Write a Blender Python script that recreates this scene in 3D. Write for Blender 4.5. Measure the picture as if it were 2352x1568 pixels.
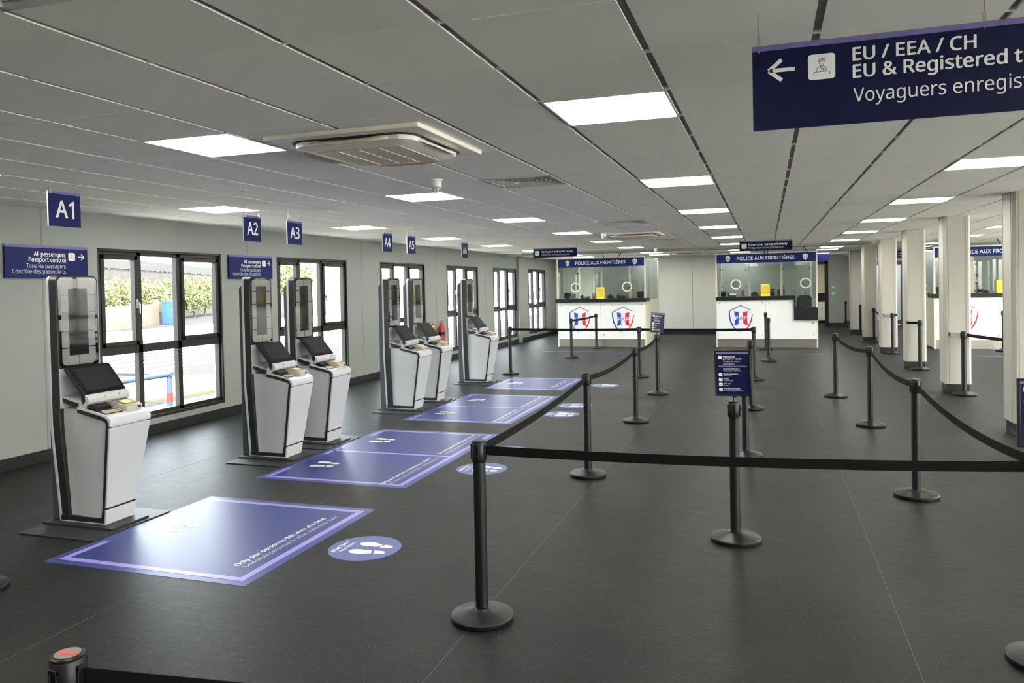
import bpy, bmesh, math, random
from mathutils import Vector, Matrix
R_ = math.radians
random.seed(7)
for o in list(bpy.data.objects):
    bpy.data.objects.remove(o)
scene = bpy.context.scene
COL = scene.collection

# ------------------------------------------------------------------ camera
HC = 1.691                      # lens height
F_PX, CY_PX = 1767.0, 691.97    # focal length and principal row for a 2352 x 1568 frame
YAW, PIT, ROL = -0.3194, -0.0199, 0.0203
fw = Vector((math.sin(YAW)*math.cos(PIT), math.cos(YAW)*math.cos(PIT), math.sin(PIT)))
rt = Vector((math.cos(YAW), -math.sin(YAW), 0))
dn = fw.cross(rt)
cr, sr = math.cos(ROL), math.sin(ROL)
cx, cyv = rt*cr + dn*sr, dn*cr - rt*sr
cam_d = bpy.data.cameras.new('camera'); cam = bpy.data.objects.new('camera', cam_d); COL.objects.link(cam)
M3 = Matrix((cx, -cyv, -fw)).transposed()
cam.matrix_world = Matrix.Translation((0, 0, HC)) @ M3.to_4x4()
cam_d.sensor_width = 36; cam_d.sensor_fit = 'HORIZONTAL'; cam_d.lens = F_PX/2352*36
cam_d.shift_y = -(784-CY_PX)/2352
cam_d.clip_start = 0.05; cam_d.clip_end = 500
scene.camera = cam

# ------------------------------------------------------------------ sky, sun, exposure
PANEL_STRENGTH = 18.0
SKY_STRENGTH = 2.6
SUN_STRENGTH = 28.0
scene.view_settings.view_transform = 'Standard'
scene.view_settings.look = 'None'
scene.view_settings.exposure = 0.70
scene.view_settings.gamma = 1.0
scene.view_settings.use_curve_mapping = False
w = bpy.data.worlds.new('sky'); scene.world = w; w.use_nodes = True
nt = w.node_tree; nt.nodes.clear()
out = nt.nodes.new('ShaderNodeOutputWorld'); bg = nt.nodes.new('ShaderNodeBackground'); sky = nt.nodes.new('ShaderNodeTexSky')
sky.sky_type = 'NISHITA'; sky.sun_disc = False; sky.sun_elevation = R_(46); sky.sun_rotation = R_(125)
sky.dust_density = 3.0; sky.air_density = 1.2
bg.inputs['Strength'].default_value = SKY_STRENGTH
hs = nt.nodes.new('ShaderNodeHueSaturation'); hs.inputs['Saturation'].default_value = .28
nt.links.new(sky.outputs[0], hs.inputs['Color']); nt.links.new(hs.outputs[0], bg.inputs[0]); nt.links.new(bg.outputs[0], out.inputs[0])
sl = bpy.data.lights.new('sun', 'SUN'); sl.energy = SUN_STRENGTH; sl.angle = R_(0.6); sl.color = (1, .95, .86)
so = bpy.data.objects.new('sun', sl); COL.objects.link(so); so.location = (20, -20, 30)
so.rotation_euler = Vector((-0.62, 0.50, -0.80)).to_track_quat('-Z', 'Y').to_euler()

# ------------------------------------------------------------------ materials
def srgb(r, g, b):
    def c(x):
        x /= 255
        return x/12.92 if x <= .04045 else ((x+.055)/1.055)**2.4
    return (c(r), c(g), c(b), 1)
MATS = {}
def mat(name, col, rough=.5, metal=0., spec=.5, noise=0., nscale=8., bump=0., emit=None, estr=0., coat=0., bscale=None):
    m = bpy.data.materials.new(name); m.use_nodes = True
    n = m.node_tree.nodes; l = m.node_tree.links; p = n['Principled BSDF']
    p.inputs['Base Color'].default_value = col
    p.inputs['Roughness'].default_value = rough; p.inputs['Metallic'].default_value = metal
    p.inputs['Specular IOR Level'].default_value = spec
    if coat: p.inputs['Coat Weight'].default_value = coat; p.inputs['Coat Roughness'].default_value = .03
    tc = n.new('ShaderNodeTexCoord'); nz = n.new('ShaderNodeTexNoise'); nz.inputs['Scale'].default_value = nscale
    nz.inputs['Detail'].default_value = 5
    l.new(tc.outputs['Object'], nz.inputs['Vector'])
    mx = n.new('ShaderNodeMixRGB'); mx.blend_type = 'MIX'
    k = noise or .02
    mx.inputs[1].default_value = tuple(min(1, c*(1-k)) for c in col[:3])+(1,)
    mx.inputs[2].default_value = tuple(min(1, c*(1+k)) for c in col[:3])+(1,)
    l.new(nz.outputs['Fac'], mx.inputs[0]); l.new(mx.outputs[0], p.inputs['Base Color'])
    if bump:
        b = n.new('ShaderNodeBump'); b.inputs['Strength'].default_value = bump; b.inputs['Distance'].default_value = .002
        nb = n.new('ShaderNodeTexNoise'); nb.inputs['Scale'].default_value = bscale or nscale*6; nb.inputs['Detail'].default_value = 4
        l.new(tc.outputs['Object'], nb.inputs['Vector']); l.new(nb.outputs['Fac'], b.inputs['Height']); l.new(b.outputs[0], p.inputs['Normal'])
    if emit: p.inputs['Emission Color'].default_value = emit; p.inputs['Emission Strength'].default_value = estr
    MATS[name] = m
    return m
def glass_mat(name, tint, refl_ior=1.45, extra=0.0):
    m = bpy.data.materials.new(name); m.use_nodes = True
    n = m.node_tree.nodes; l = m.node_tree.links; n.clear()
    o = n.new('ShaderNodeOutputMaterial'); t = n.new('ShaderNodeBsdfTransparent'); g = n.new('ShaderNodeBsdfGlossy')
    f = n.new('ShaderNodeFresnel'); mx = n.new('ShaderNodeMixShader'); ad = n.new('ShaderNodeMath'); ad.operation = 'ADD'; ad.use_clamp = True
    t.inputs[0].default_value = tint; g.inputs['Roughness'].default_value = .01; f.inputs[0].default_value = refl_ior
    ad.inputs[1].default_value = extra
    ge = n.new('ShaderNodeNewGeometry'); inv = n.new('ShaderNodeMath'); inv.operation = 'SUBTRACT'; inv.inputs[0].default_value = 1
    mu = n.new('ShaderNodeMath'); mu.operation = 'MULTIPLY'   # only the entering side mirrors, so a pane never turns opaque from inside
    l.new(ge.outputs['Backfacing'], inv.inputs[1]); l.new(inv.outputs[0], mu.inputs[0]); l.new(f.outputs[0], mu.inputs[1])
    l.new(mu.outputs[0], ad.inputs[0]); l.new(ad.outputs[0], mx.inputs[0]); l.new(t.outputs[0], mx.inputs[1]); l.new(g.outputs[0], mx.inputs[2]); l.new(mx.outputs[0], o.inputs[0])
    MATS[name] = m
    return m
def floor_mat():
    m = bpy.data.materials.new('speckled_vinyl'); m.use_nodes = True
    n = m.node_tree.nodes; l = m.node_tree.links; p = n['Principled BSDF']
    tc = n.new('ShaderNodeTexCoord')
    def noise(scale, det, rough=.6, vec=None):
        z = n.new('ShaderNodeTexNoise'); z.inputs['Scale'].default_value = scale; z.inputs['Detail'].default_value = det; z.inputs['Roughness'].default_value = rough
        l.new(vec or tc.outputs['Object'], z.inputs['Vector']); return z
    def ramp(src, stops):
        r = n.new('ShaderNodeValToRGB'); l.new(src, r.inputs[0])
        e = r.color_ramp.elements
        while len(e) < len(stops): e.new(.5)
        for k, (pos, c) in enumerate(stops): e[k].position = pos; e[k].color = c
        return r
    base = ramp(noise(1.3, 6).outputs['Fac'], [(.3, srgb(30, 31, 30)), (.7, srgb(39, 40, 38))])
    vo = n.new('ShaderNodeTexVoronoi'); vo.inputs['Scale'].default_value = 90; l.new(tc.outputs['Object'], vo.inputs['Vector'])
    nf = noise(35, 2)
    sp = ramp(vo.outputs['Distance'], [(.10, (1, 1, 1, 1)), (.17, (0, 0, 0, 1))])
    sel = ramp(nf.outputs['Fac'], [(.48, (0, 0, 0, 1)), (.56, (1, 1, 1, 1))])
    mu = n.new('ShaderNodeMath'); mu.operation = 'MULTIPLY'; l.new(sp.outputs[0], mu.inputs[0]); l.new(sel.outputs[0], mu.inputs[1])
    mu2 = n.new('ShaderNodeMath'); mu2.operation = 'MULTIPLY'; l.new(mu.outputs[0], mu2.inputs[0]); mu2.inputs[1].default_value = .45
    mx = n.new('ShaderNodeMixRGB'); l.new(mu2.outputs[0], mx.inputs[0]); l.new(base.outputs[0], mx.inputs[1]); mx.inputs[2].default_value = srgb(150, 150, 145)
    # scuffs, stretched across the sheets
    mp = n.new('ShaderNodeMapping'); mp.inputs['Scale'].default_value = (3, 22, 1); mp.inputs['Rotation'].default_value = (0, 0, .18); l.new(tc.outputs['Object'], mp.inputs[0])
    sc = noise(1.6, 7, .72, mp.outputs[0])
    scr = ramp(sc.outputs['Fac'], [(.66, (0, 0, 0, 1)), (.78, (.22, .22, .22, 1))])
    mx2 = n.new('ShaderNodeMixRGB'); l.new(scr.outputs[0], mx2.inputs[0]); l.new(mx.outputs[0], mx2.inputs[1]); mx2.inputs[2].default_value = srgb(140, 140, 134)
    l.new(mx2.outputs[0], p.inputs['Base Color'])
    mp2 = n.new('ShaderNodeMapping'); mp2.inputs['Scale'].default_value = (9, 26, 1); mp2.inputs['Rotation'].default_value = (0, 0, .3); l.new(tc.outputs['Object'], mp2.inputs[0])
    hb = noise(1.5, 6, .65, mp2.outputs[0])
    b = n.new('ShaderNodeBump'); b.inputs['Strength'].default_value = .25; b.inputs['Distance'].default_value = .004
    l.new(hb.outputs['Fac'], b.inputs['Height']); l.new(b.outputs[0], p.inputs['Normal'])
    rr = ramp(sc.outputs['Fac'], [(.2, (.40, .40, .40, 1)), (.8, (.54, .54, .54, 1))])
    l.new(rr.outputs[0], p.inputs['Roughness'])
    p.inputs['Specular IOR Level'].default_value = .09
    MATS['floor'] = m
floor_mat()
mat('tile', srgb(250, 247, 239), .9, spec=.2, noise=.03, nscale=3, bump=.25, bscale=160)
mat('grid', srgb(128, 128, 124), .5, spec=.3)  # long bars greyed to carry the shade in their recess
mat('grid_cross', srgb(252, 250, 242), .5, spec=.3)
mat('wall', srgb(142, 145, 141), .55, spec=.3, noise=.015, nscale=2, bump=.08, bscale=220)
mat('wall_lit', srgb(214, 216, 207), .5, spec=.35, noise=.015, nscale=2, bump=.08, bscale=220)  # same wall paint, lightened to carry the stronger light on the far wall
mat('seam', srgb(120, 121, 118), .7)
mat('floor_seam', srgb(48, 49, 47), .6)
mat('floor_seam_light', srgb(62, 63, 60), .6)
mat('skirting', srgb(14, 14, 15), .5, bump=.1)
mat('black', srgb(10, 10, 11), .42, spec=.35, noise=.1, bump=.06, nscale=30)
mat('black_satin', srgb(10, 10, 11), .40, spec=.4, noise=.08, bump=.05, nscale=40)
mat('belt', srgb(9, 9, 9), .8, spec=.15, bump=.3, nscale=120)
mat('belt_grey', srgb(170, 170, 165), .7, bump=.3, nscale=120)
mat('cap_grey', srgb(120, 112, 98), .45)
mat('red', srgb(170, 26, 30), .35, noise=.05)
mat('red_mark', srgb(190, 70, 66), .45)
mat('frame', srgb(32, 29, 26), .42, spec=.45, noise=.05)
mat('chrome', srgb(205, 205, 205), .16, metal=1.)
mat('steel', srgb(176, 172, 160), .30, metal=1., noise=.05, bump=.02, nscale=3, bscale=6)
mat('alu', srgb(222, 214, 196), .38, metal=.25, noise=.03)
mat('white_gloss', srgb(232, 234, 232), .16, spec=.5, coat=.3)
mat('kiosk_white', srgb(178, 179, 181), .3, spec=.45, noise=.01)
mat('kiosk_dark', srgb(26, 29, 31), .45, noise=.05)
mat('kiosk_rear', srgb(60, 65, 70), .5, noise=.04)
mat('plate', srgb(30, 31, 32), .5, noise=.06, bump=.1, nscale=60)
mat('screen', srgb(14, 15, 16), .05, spec=.6)
mat('screen_lit', srgb(30, 33, 34), .2, spec=.5)
mat('bezel', srgb(22, 15, 14), .12, spec=.5)
mat('mirror_glass', srgb(10, 10, 11), .015, spec=.9, coat=.5)
mat('light_ring', srgb(112, 112, 110), .12, spec=.6, coat=.8)
mat('device_grey', srgb(112, 104, 98), .4)
mat('device_light', srgb(170, 160, 150), .35)
mat('scan_glass', srgb(205, 190, 110), .1, emit=srgb(225, 205, 110), estr=.35)
mat('navy', srgb(16, 26, 84), .5, spec=.2, noise=.02)
mat('navy_dimmed', srgb(4, 10, 52), .5, spec=.2, noise=.02)  # sign navy darkened to stand for the dimmer light on these boards
mat('lilac', srgb(104, 96, 152), .45, noise=.02)
mat('text', srgb(232, 232, 230), .5)
mat('text_thin', srgb(196, 200, 210), .5)
mat('ink', srgb(40, 48, 80), .5)
mat('sticker_navy', srgb(38, 48, 110), .38, spec=.28, noise=.05, bump=.14, nscale=5, bscale=26)
mat('sticker_edge', srgb(52, 62, 120), .38, spec=.28, noise=.05, bump=.14, nscale=5, bscale=26)
mat('sticker_lilac', srgb(140, 132, 200), .38, spec=.28, noise=.03, bump=.14, nscale=5, bscale=26)
mat('sticker_white', srgb(226, 230, 220), .4)
mat('disc_blue', srgb(76, 86, 138), .5, noise=.03)
mat('police_blue', srgb(20, 40, 100), .5, spec=.15)
mat('paf_body', srgb(222, 224, 238), .3)
mat('paf_blue', srgb(28, 72, 152), .35)
mat('paf_red', srgb(206, 34, 42), .35)
mat('paf_grey', srgb(140, 142, 145), .35)
mat('booth_back', srgb(134, 140, 138), .6, noise=.02)
mat('booth_cream', srgb(222, 220, 198), .45, noise=.015)
mat('yellow', srgb(250, 226, 70), .5)
mat('yellow_ink', srgb(176, 152, 40), .5)
mat('wood', srgb(176, 130, 76), .5, noise=.2, nscale=18)
mat('beige', srgb(214, 198, 172), .6, noise=.03, nscale=30)
mat('ac_white', srgb(240, 236, 222), .45, noise=.02)
mat('vent_dark', srgb(38, 39, 40), .6)
mat('vent_slat', srgb(196, 196, 190), .5)
mat('plastic_white', srgb(236, 236, 232), .35)
mat('panel_light', (1, 1, 1, 1), .5, emit=(1, .985, .93, 1), estr=PANEL_STRENGTH)
mat('green', srgb(46, 170, 90), .4, emit=srgb(46, 200, 100), estr=.3)
mat('pillar', srgb(170, 168, 158), .5, spec=.35, noise=.015, nscale=3)
mat('skin', srgb(196, 150, 124), .5)
mat('hair', srgb(52, 46, 42), .6)
mat('grey_cloth', srgb(120, 122, 126), .85, noise=.1, nscale=60)
mat('vest', srgb(238, 120, 84), .7)
mat('tarmac', srgb(42, 41, 41), 1., spec=.08, noise=.12, nscale=4)
mat('pavement', srgb(226, 220, 210), .9, noise=.06, nscale=5)
mat('ground_bounce', srgb(246, 241, 232), .9, noise=.04, nscale=4)  # unseen ground on the right, whitened to bounce daylight onto the ceiling
mat('paint_yellow', srgb(128, 98, 10), .8)
mat('paint_green', srgb(12, 74, 58), .8)
mat('paint_white', srgb(235, 235, 232), .8)
mat('bluebox', srgb(6, 40, 104), .4)
mat('pipe_blue', srgb(40, 52, 68), .35)
mat('brick', srgb(56, 48, 40), .9, noise=.18, nscale=9)
mat('timber', srgb(38, 34, 30), .85, noise=.2, nscale=12)
mat('timber_top', srgb(32, 33, 32), .85, noise=.2, nscale=12)
mat('leaf', srgb(46, 56, 18), .7, noise=.35, nscale=40)
mat('leaf2', srgb(64, 60, 22), .7, noise=.3, nscale=40)
mat('corrugated', srgb(150, 152, 150), .5, metal=.2)
mat('frost', srgb(214, 224, 236), .5, spec=.3)
glass_mat('window_glass', (.96, .98, .97, 1))
glass_mat('booth_glass', (.86, .89, .87, 1), 1.45, .04)

# ------------------------------------------------------------------ mesh helpers
class MB:
    def __init__(s): s.v = []; s.f = []; s.m = []
    def add(s, vs, fs, mi=0):
        b = len(s.v); s.v += [tuple(x) for x in vs]
        for f in fs: s.f.append([i+b for i in f]); s.m.append(mi)
        return s
    def box(s, x0, y0, z0, x1, y1, z1, mi=0):
        vs = [(x, y, z) for z in (z0, z1) for y in (y0, y1) for x in (x0, x1)]
        return s.add(vs, [(0, 2, 3, 1), (4, 5, 7, 6), (0, 1, 5, 4), (2, 6, 7, 3), (0, 4, 6, 2), (1, 3, 7, 5)], mi)
    def prism(s, poly, axis, a, b, mi=0):
        # poly: 2-D points; axis 'x': (y,z), 'y': (x,z), 'z': (x,y)
        def P(p, t): return {'x': (t, p[0], p[1]), 'y': (p[0], t, p[1]), 'z': (p[0], p[1], t)}[axis]
        n = len(poly); vs = [P(p, a) for p in poly]+[P(p, b) for p in poly]
        fs = [tuple(range(n)), tuple(range(2*n-1, n-1, -1))]+[(i, i+n, (i+1) % n+n, (i+1) % n) for i in range(n)]
        return s.add(vs, fs, mi)
    def lathe(s, prof, c=(0, 0, 0), n=32, mi=0):
        vs = []; fs = []
        for r, z in prof:
            for k in range(n):
                a = 2*math.pi*k/n; vs.append((c[0]+r*math.cos(a), c[1]+r*math.sin(a), c[2]+z))
        for j in range(len(prof)-1):
            for k in range(n):
                k2 = (k+1) % n; fs.append((j*n+k, j*n+k2, (j+1)*n+k2, (j+1)*n+k))
        fs.append(tuple(range(n-1, -1, -1))); L = (len(prof)-1)*n; fs.append(tuple(range(L, L+n)))
        return s.add(vs, fs, mi)
    def tube(s, pts, r, n=8, mi=0):
        pts = [Vector(p) for p in pts]; vs = []; fs = []
        for i, p in enumerate(pts):
            d = (pts[min(i+1, len(pts)-1)]-pts[max(i-1, 0)]).normalized()
            u = d.orthogonal().normalized() if i == 0 else (u-d*u.dot(d)).normalized()
            v = d.cross(u); rr = r[i] if isinstance(r, (list, tuple)) else r
            for k in range(n):
                a = 2*math.pi*k/n; vs.append(p+u*rr*math.cos(a)+v*rr*math.sin(a))
        for i in range(len(pts)-1):
            for k in range(n):
                k2 = (k+1) % n; fs.append((i*n+k, i*n+k2, (i+1)*n+k2, (i+1)*n+k))
        fs.append(tuple(range(n-1, -1, -1))); L = (len(pts)-1)*n; fs.append(tuple(range(L, L+n)))
        return s.add(vs, fs, mi)
    def build(s, name, mats, parent=None, loc=None, rotz=0., bevel=0., smooth=True, seg=2):
        me = bpy.data.meshes.new(name); me.from_pydata(s.v, [], s.f)
        if isinstance(mats, str): mats = [mats]
        for k in mats: me.materials.append(MATS[k])
        for p, mi in zip(me.polygons, s.m): p.material_index = mi
        bm = bmesh.new(); bm.from_mesh(me); bmesh.ops.recalc_face_normals(bm, faces=bm.faces); bm.to_mesh(me); bm.free()
        if smooth:
            me.polygons.foreach_set('use_smooth', [True]*len(me.polygons)); me.set_sharp_from_angle(angle=R_(32))
        o = bpy.data.objects.new(name, me); COL.objects.link(o)
        if parent: o.parent = parent
        if loc: o.location = loc
        if rotz: o.rotation_euler.z = rotz
        if bevel:
            b = o.modifiers.new('bevel', 'BEVEL'); b.width = bevel; b.segments = seg; b.limit_method = 'ANGLE'; b.angle_limit = R_(40)
        return o
def tag(o, label, cat, group=None, kind=None):
    o['label'] = label; o['category'] = cat
    if group: o['group'] = group
    if kind: o['kind'] = kind
    return o
def thing(name, label, cat, loc=(0, 0, 0), rotz=0., group=None, kind=None):
    o = bpy.data.objects.new(name, None); o.empty_display_size = .1; COL.objects.link(o); o.location = loc; o.rotation_euler.z = rotz
    return tag(o, label, cat, group, kind)
def structure(o): o['kind'] = 'structure'; return o
def box(name, m, b, parent=None, bevel=0.): return MB().box(*b).build(name, m, parent, bevel=bevel)
def copy_tree(src, loc, label, rotz=None):
    def cp(o, par):
        c = o.copy(); COL.objects.link(c)
        if par: c.parent = par
        for ch in list(o.children): cp(ch, c)
        return c
    r = cp(src, None); r.location = loc; r['label'] = label
    if rotz is not None: r.rotation_euler.z = rotz
    return r
def rrect(x0, y0, x1, y1, r, n=5):
    pts = []
    for cx_, cy_, a0 in ((x1-r, y0+r, -90), (x1-r, y1-r, 0), (x0+r, y1-r, 90), (x0+r, y0+r, 180)):
        for k in range(n+1):
            a = R_(a0+90*k/n); pts.append((cx_+r*math.cos(a), cy_+r*math.sin(a)))
    return pts
import os
try: FONT = bpy.data.fonts.load(os.path.join(bpy.utils.system_resource('DATAFILES'), 'fonts', 'NotoSansHebrew-Regular.woff2'))   # ships with Blender
except Exception: FONT = None
_tc = {}
def glyphs(s, bold):
    if (s, bold) not in _tc:
        c = bpy.data.curves.new('t', 'FONT'); c.body = s; c.size = 1; c.resolution_u = 3; c.fill_mode = 'FRONT'
        if FONT: c.font = FONT
        o = bpy.data.objects.new('t', c); COL.objects.link(o); bpy.context.view_layer.update()
        me = o.to_mesh(); d = ([v.co.copy() for v in me.vertices], [tuple(p.vertices) for p in me.polygons]); o.to_mesh_clear()
        bpy.data.objects.remove(o); bpy.data.curves.remove(c)
        _tc[(s, bold)] = d
    return _tc[(s, bold)]
def text(mb, s, o, xd, up, h, mi=0, align='L', width=None, bold=False):
    """letters lying in the plane (xd, up); o = baseline start / end / middle, h = capital height"""
    o, xd, up = Vector(o), Vector(xd), Vector(up)
    vs, fs = glyphs(s, bold); cap = max(v.y for v in glyphs('H', bold)[0]) or .7
    k = h/cap; x0 = min(v.x for v in vs); x1 = max(v.x for v in vs)
    kx = k if not width else width/(x1-x0)
    sh = {'L': x0, 'R': x1, 'C': (x0+x1)/2}[align]
    n = xd.cross(up)
    for q, (dx, dy) in enumerate(((0, 0), (.019, 0), (-.019, 0), (.010, .013), (-.010, -.013)) if bold else ((0, 0),)):
        mb.add([o+xd*((v.x-sh+dx)*kx)+up*((v.y+dy)*k)+n*(.00004*q) for v in vs], fs, mi)
def flat(mb, poly, o, xd, up, mi=0):
    o, xd, up = Vector(o), Vector(xd), Vector(up)
    mb.add([o+xd*a+up*b for a, b in poly], [tuple(range(len(poly)))], mi)
def stroke(mb, pts, wd, o, xd, up, mi=0):
    for (a, b), (c, d) in zip(pts[:-1], pts[1:]):
        L = math.hypot(c-a, d-b) or 1e-6; nx, ny = -(d-b)/L*wd/2, (c-a)/L*wd/2
        flat(mb, [(a+nx, b+ny), (a-nx, b-ny), (c-nx, d-ny), (c+nx, d+ny)], o, xd, up, mi)

# ------------------------------------------------------------------ room shell
ZC = HC+.8874; S = .60637; TX = -2.6959; Y0 = 3.9599*S
GX = lambda i: (i+TX)*S
GY = lambda j: Y0+.6*j
XL, XR, YB, YF = -7.01, 9.0, -7.0, 26.1
structure(MB().box(XL-.1, YB-.1, -.1, XR+.1, 33.2, 0).build('floor', 'floor'))
mb = MB()
for k, x in enumerate((-5.4, -3.385, -1.42, .605, 2.62, 4.65, 6.65)):
    mb.box(x-.0017, YB, 0, x+.0017, 33, .0006, 0)
structure(mb.build('trim_1', ['floor_seam_light'], smooth=False))

lights = [(i, j) for i in (-7, -3, 1, 5) for j in (-18, -13, -8, -3, 2, 7, 12, 17, 22, 27)]+[(9, j) for j in (2, 7, 12, 17, 22, 27)]+[(13, j) for j in (2, 12, 22)]
lights += [(i, j) for i in (-7, -3, 1, 5, 9) for j in (33, 36)]+[(1, 46), (5, 46), (5, 42), (9, 46)]
vents = [(-1, j) for j in (-2, 6, 14, 22, 30)]
cass = [(-1, 3), (-1, 19), (-1, 35)]
skip = set(lights) | set(vents)
mb = MB()
mb.box(XL-.1, YB-.1, ZC+.012, XR+.1, 33.2, ZC+.10, 1)
for i in range(-10, 18):
    for j in range(-23, 52):
        if (i, j) in skip: continue
        x0, x1, y0, y1 = GX(i)+.0145, GX(i+1)-.0145, GY(j)+.008, GY(j+1)-.008
        x0 = max(x0, XL); x1 = min(x1, XR); y0 = max(y0, YB); y1 = min(y1, 33.1)
        if x1-x0 < .03 or y1-y0 < .03: continue
        z = ZC
        mb.add([(x0, y0, z), (x1, y0, z), (x1, y1, z), (x0, y1, z), (x0, y0, z+.011), (x1, y0, z+.011), (x1, y1, z+.011), (x0, y1, z+.011)],
               [(0, 1, 2, 3), (0, 4, 5, 1), (1, 5, 6, 2), (2, 6, 7, 3), (3, 7, 4, 0)], 0)
for j in range(-22, 51):
    y = GY(j); mb.box(XL, y-.0075, ZC+.001, XR, y+.0075, ZC+.0118, 2)
structure(mb.build('ceiling', ['tile', 'grid', 'grid_cross'], smooth=False))
structure(MB().box(XL, 20.15, ZC-.05, 2.4, 20.75, ZC+.002).build('trim_2', 'wall'))

# left wall with six window openings
WY = [(6.64, 8.675), (9.92, 11.96), (13.19, 15.22), (16.42, 18.45), (19.61, 21.63), (22.85, 24.79)]
WZ0, WZ1 = .19, 2.205
SOLID = [(YB-.1)]+[v for p in WY for v in p]+[YF+.1]
mb = MB()
for a, b in zip(SOLID[0::2], SOLID[1::2]): mb.box(XL-.16, a, 0, XL, b, ZC+.02)
for a, b in WY: mb.box(XL-.16, a, 0, XL, b, WZ0); mb.box(XL-.16, a, WZ1, XL, b, ZC+.02)
for y in (2.7, 5.957, 9.23, 12.49, 15.816, 19.01): mb.box(XL-.01, y-.006, .12, XL+.0015, y+.006, ZC, 1)
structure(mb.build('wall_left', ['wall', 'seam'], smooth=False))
structure(MB().box(XL, YB, 0, XL+.014, YF, .12).build('baseboard_left', 'skirting', bevel=.003))
structure(MB().box(XL, 21.69, .0, XL+.07, 21.95, ZC).build('trim_3', 'wall', bevel=.006))

def window(n, a, b, x, side, WZ1=WZ1):
    """three lights over three lights, dark frame, outer sashes open with handles; x = inner wall face, side = +1 when the room lies at +x"""
    root = bpy.data.objects.new('window_%d' % n, None); COL.objects.link(root); root.location = (x, a, WZ0); structure(root)
    root.scale = (side, 1, 1)
    W_, H_ = b-a, WZ1-WZ0; d0, d1 = -.10, -.03
    f = MB(); t = .055
    m1, m2 = .305*W_, .62*W_; tr = .855
    f.box(-.12, 0, 0, .004, t*.5, H_); f.box(-.12, W_-t*.5, 0, .004, W_, H_); f.box(-.12, 0, H_-.03, .004, W_, H_); f.box(-.12, 0, 0, .004, W_, .04)
    f.box(d0, 0, 0, d1, t, H_); f.box(d0, W_-t, 0, d1, W_, H_); f.box(d0, 0, H_-.07, d1, W_, H_); f.box(d0, 0, 0, d1, W_, .085)
    for m in (m1, m2): f.box(d0, m-.035, 0, d1, m+.035, H_)
    f.box(d0, 0, tr-.05, d1, W_, tr+.05)
    f.build('window_frame', 'frame', root, bevel=.004)
    for (p, q) in ((t, m1-.035), (m2+.035, W_-t)):
        s = MB(); e = .05; z0, z1 = tr+.05, H_-.07
        s.box(d0+.02, p, z0, d1+.018, p+e, z1); s.box(d0+.02, q-e, z0, d1+.018, q, z1); s.box(d0+.02, p, z0, d1+.018, q, z0+e); s.box(d0+.02, p, z1-e, d1+.018, q, z1)
        so_ = s.build('sash', 'frame', root, bevel=.004)
        hy = q-.025 if p < m1 else p+.025
        h = MB(); h.box(d1+.018, hy-.012, 1.33, d1+.03, hy+.012, 1.43)
        h.tube([(d1+.03, hy, 1.40), (d1+.05, hy, 1.395), (d1+.055, hy+.004, 1.36), (d1+.05, hy+.012, 1.27)], [.009, .009, .009, .006], 6)
        h.build('handle', 'chrome' if p < m1 else 'frame', so_)
    for (p, q) in ((t, m1-.035), (m1+.035, m2-.035), (m2+.035, W_-t)):
        for (z0, z1) in ((.085, tr-.05), (tr+.05, H_-.07)):
            box('pane', 'window_glass', (-.068, p, z0, -.064, q, z1), root)
for n, (a, b) in enumerate(WY): window(n+1, a, b, XL, 1)

# right wall, mostly out of the picture: it shows in the kiosk mirrors and booth glass
WYR = [(-6.7, -4.0), (-3.55, -.85), (-.4, 2.3), (2.75, 5.45), (6.8, 9.5), (9.95, 12.65), (13.1, 15.8), (16.25, 18.95), (19.4, 22.1)]  # windows enlarged and added along this unseen wall to daylight the ceiling
mb = MB(); so2 = [YB-.1]+[v for p in WYR for v in p]+[33.2]
for a, b in zip(so2[0::2], so2[1::2]): mb.box(XR, a, 0, XR+.16, b, ZC+.02)
for a, b in WYR: mb.box(XR, a, 0, XR+.16, b, WZ0); mb.box(XR, a, 2.48, XR+.16, b, ZC+.02)
structure(mb.build('wall_right', 'wall', smooth=False))
structure(MB().box(XR-.014, YB, 0, XR, 33, .12).build('baseboard_right', 'skirting'))
for n, (a, b) in enumerate(WYR): window(n+7, a, b, XR, -1, 2.48)
structure(MB().box(XL-.16, YB-.16, 0, XR+.16, YB, ZC+.02).build('wall_rear', 'wall'))

# far walls
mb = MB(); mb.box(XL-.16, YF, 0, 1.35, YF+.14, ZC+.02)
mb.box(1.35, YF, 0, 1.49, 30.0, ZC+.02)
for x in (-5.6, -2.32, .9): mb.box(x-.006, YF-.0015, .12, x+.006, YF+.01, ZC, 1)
structure(mb.build('wall_far', ['wall_lit', 'seam'], smooth=False))
structure(MB().box(XL, YF-.014, 0, 1.35, YF, .16).build('baseboard_far', 'skirting'))
mb = MB(); mb.box(2.10, 29.9, 0, 2.56, 30.04, ZC+.02); mb.box(2.56, 29.9, 0, 2.62, 31.25, ZC+.02); mb.box(2.56, 31.2, 0, 3.5, 31.34, ZC+.02)
mb.box(1.35, 29.9, 2.36, 2.10, 30.04, ZC+.02); mb.box(4.75, 31.2, 0, XR+.16, 31.34, ZC+.02); mb.box(3.5, 31.2, 2.32, 4.75, 31.34, ZC+.02)
structure(mb.build('wall_alcove', 'wall', smooth=False))
mb = MB(); mb.box(2.12, 29.886, 0, 2.62, 29.9, .14); mb.box(2.62, 31.186, 0, 3.4, 31.2, .14); mb.box(4.85, 31.186, 0, XR, 31.2, .14)
structure(mb.build('baseboard_alcove', 'skirting'))
d = bpy.data.objects.new('door_1', None); COL.objects.link(d); structure(d); d.location = (1.35, 29.85, 0)
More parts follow.
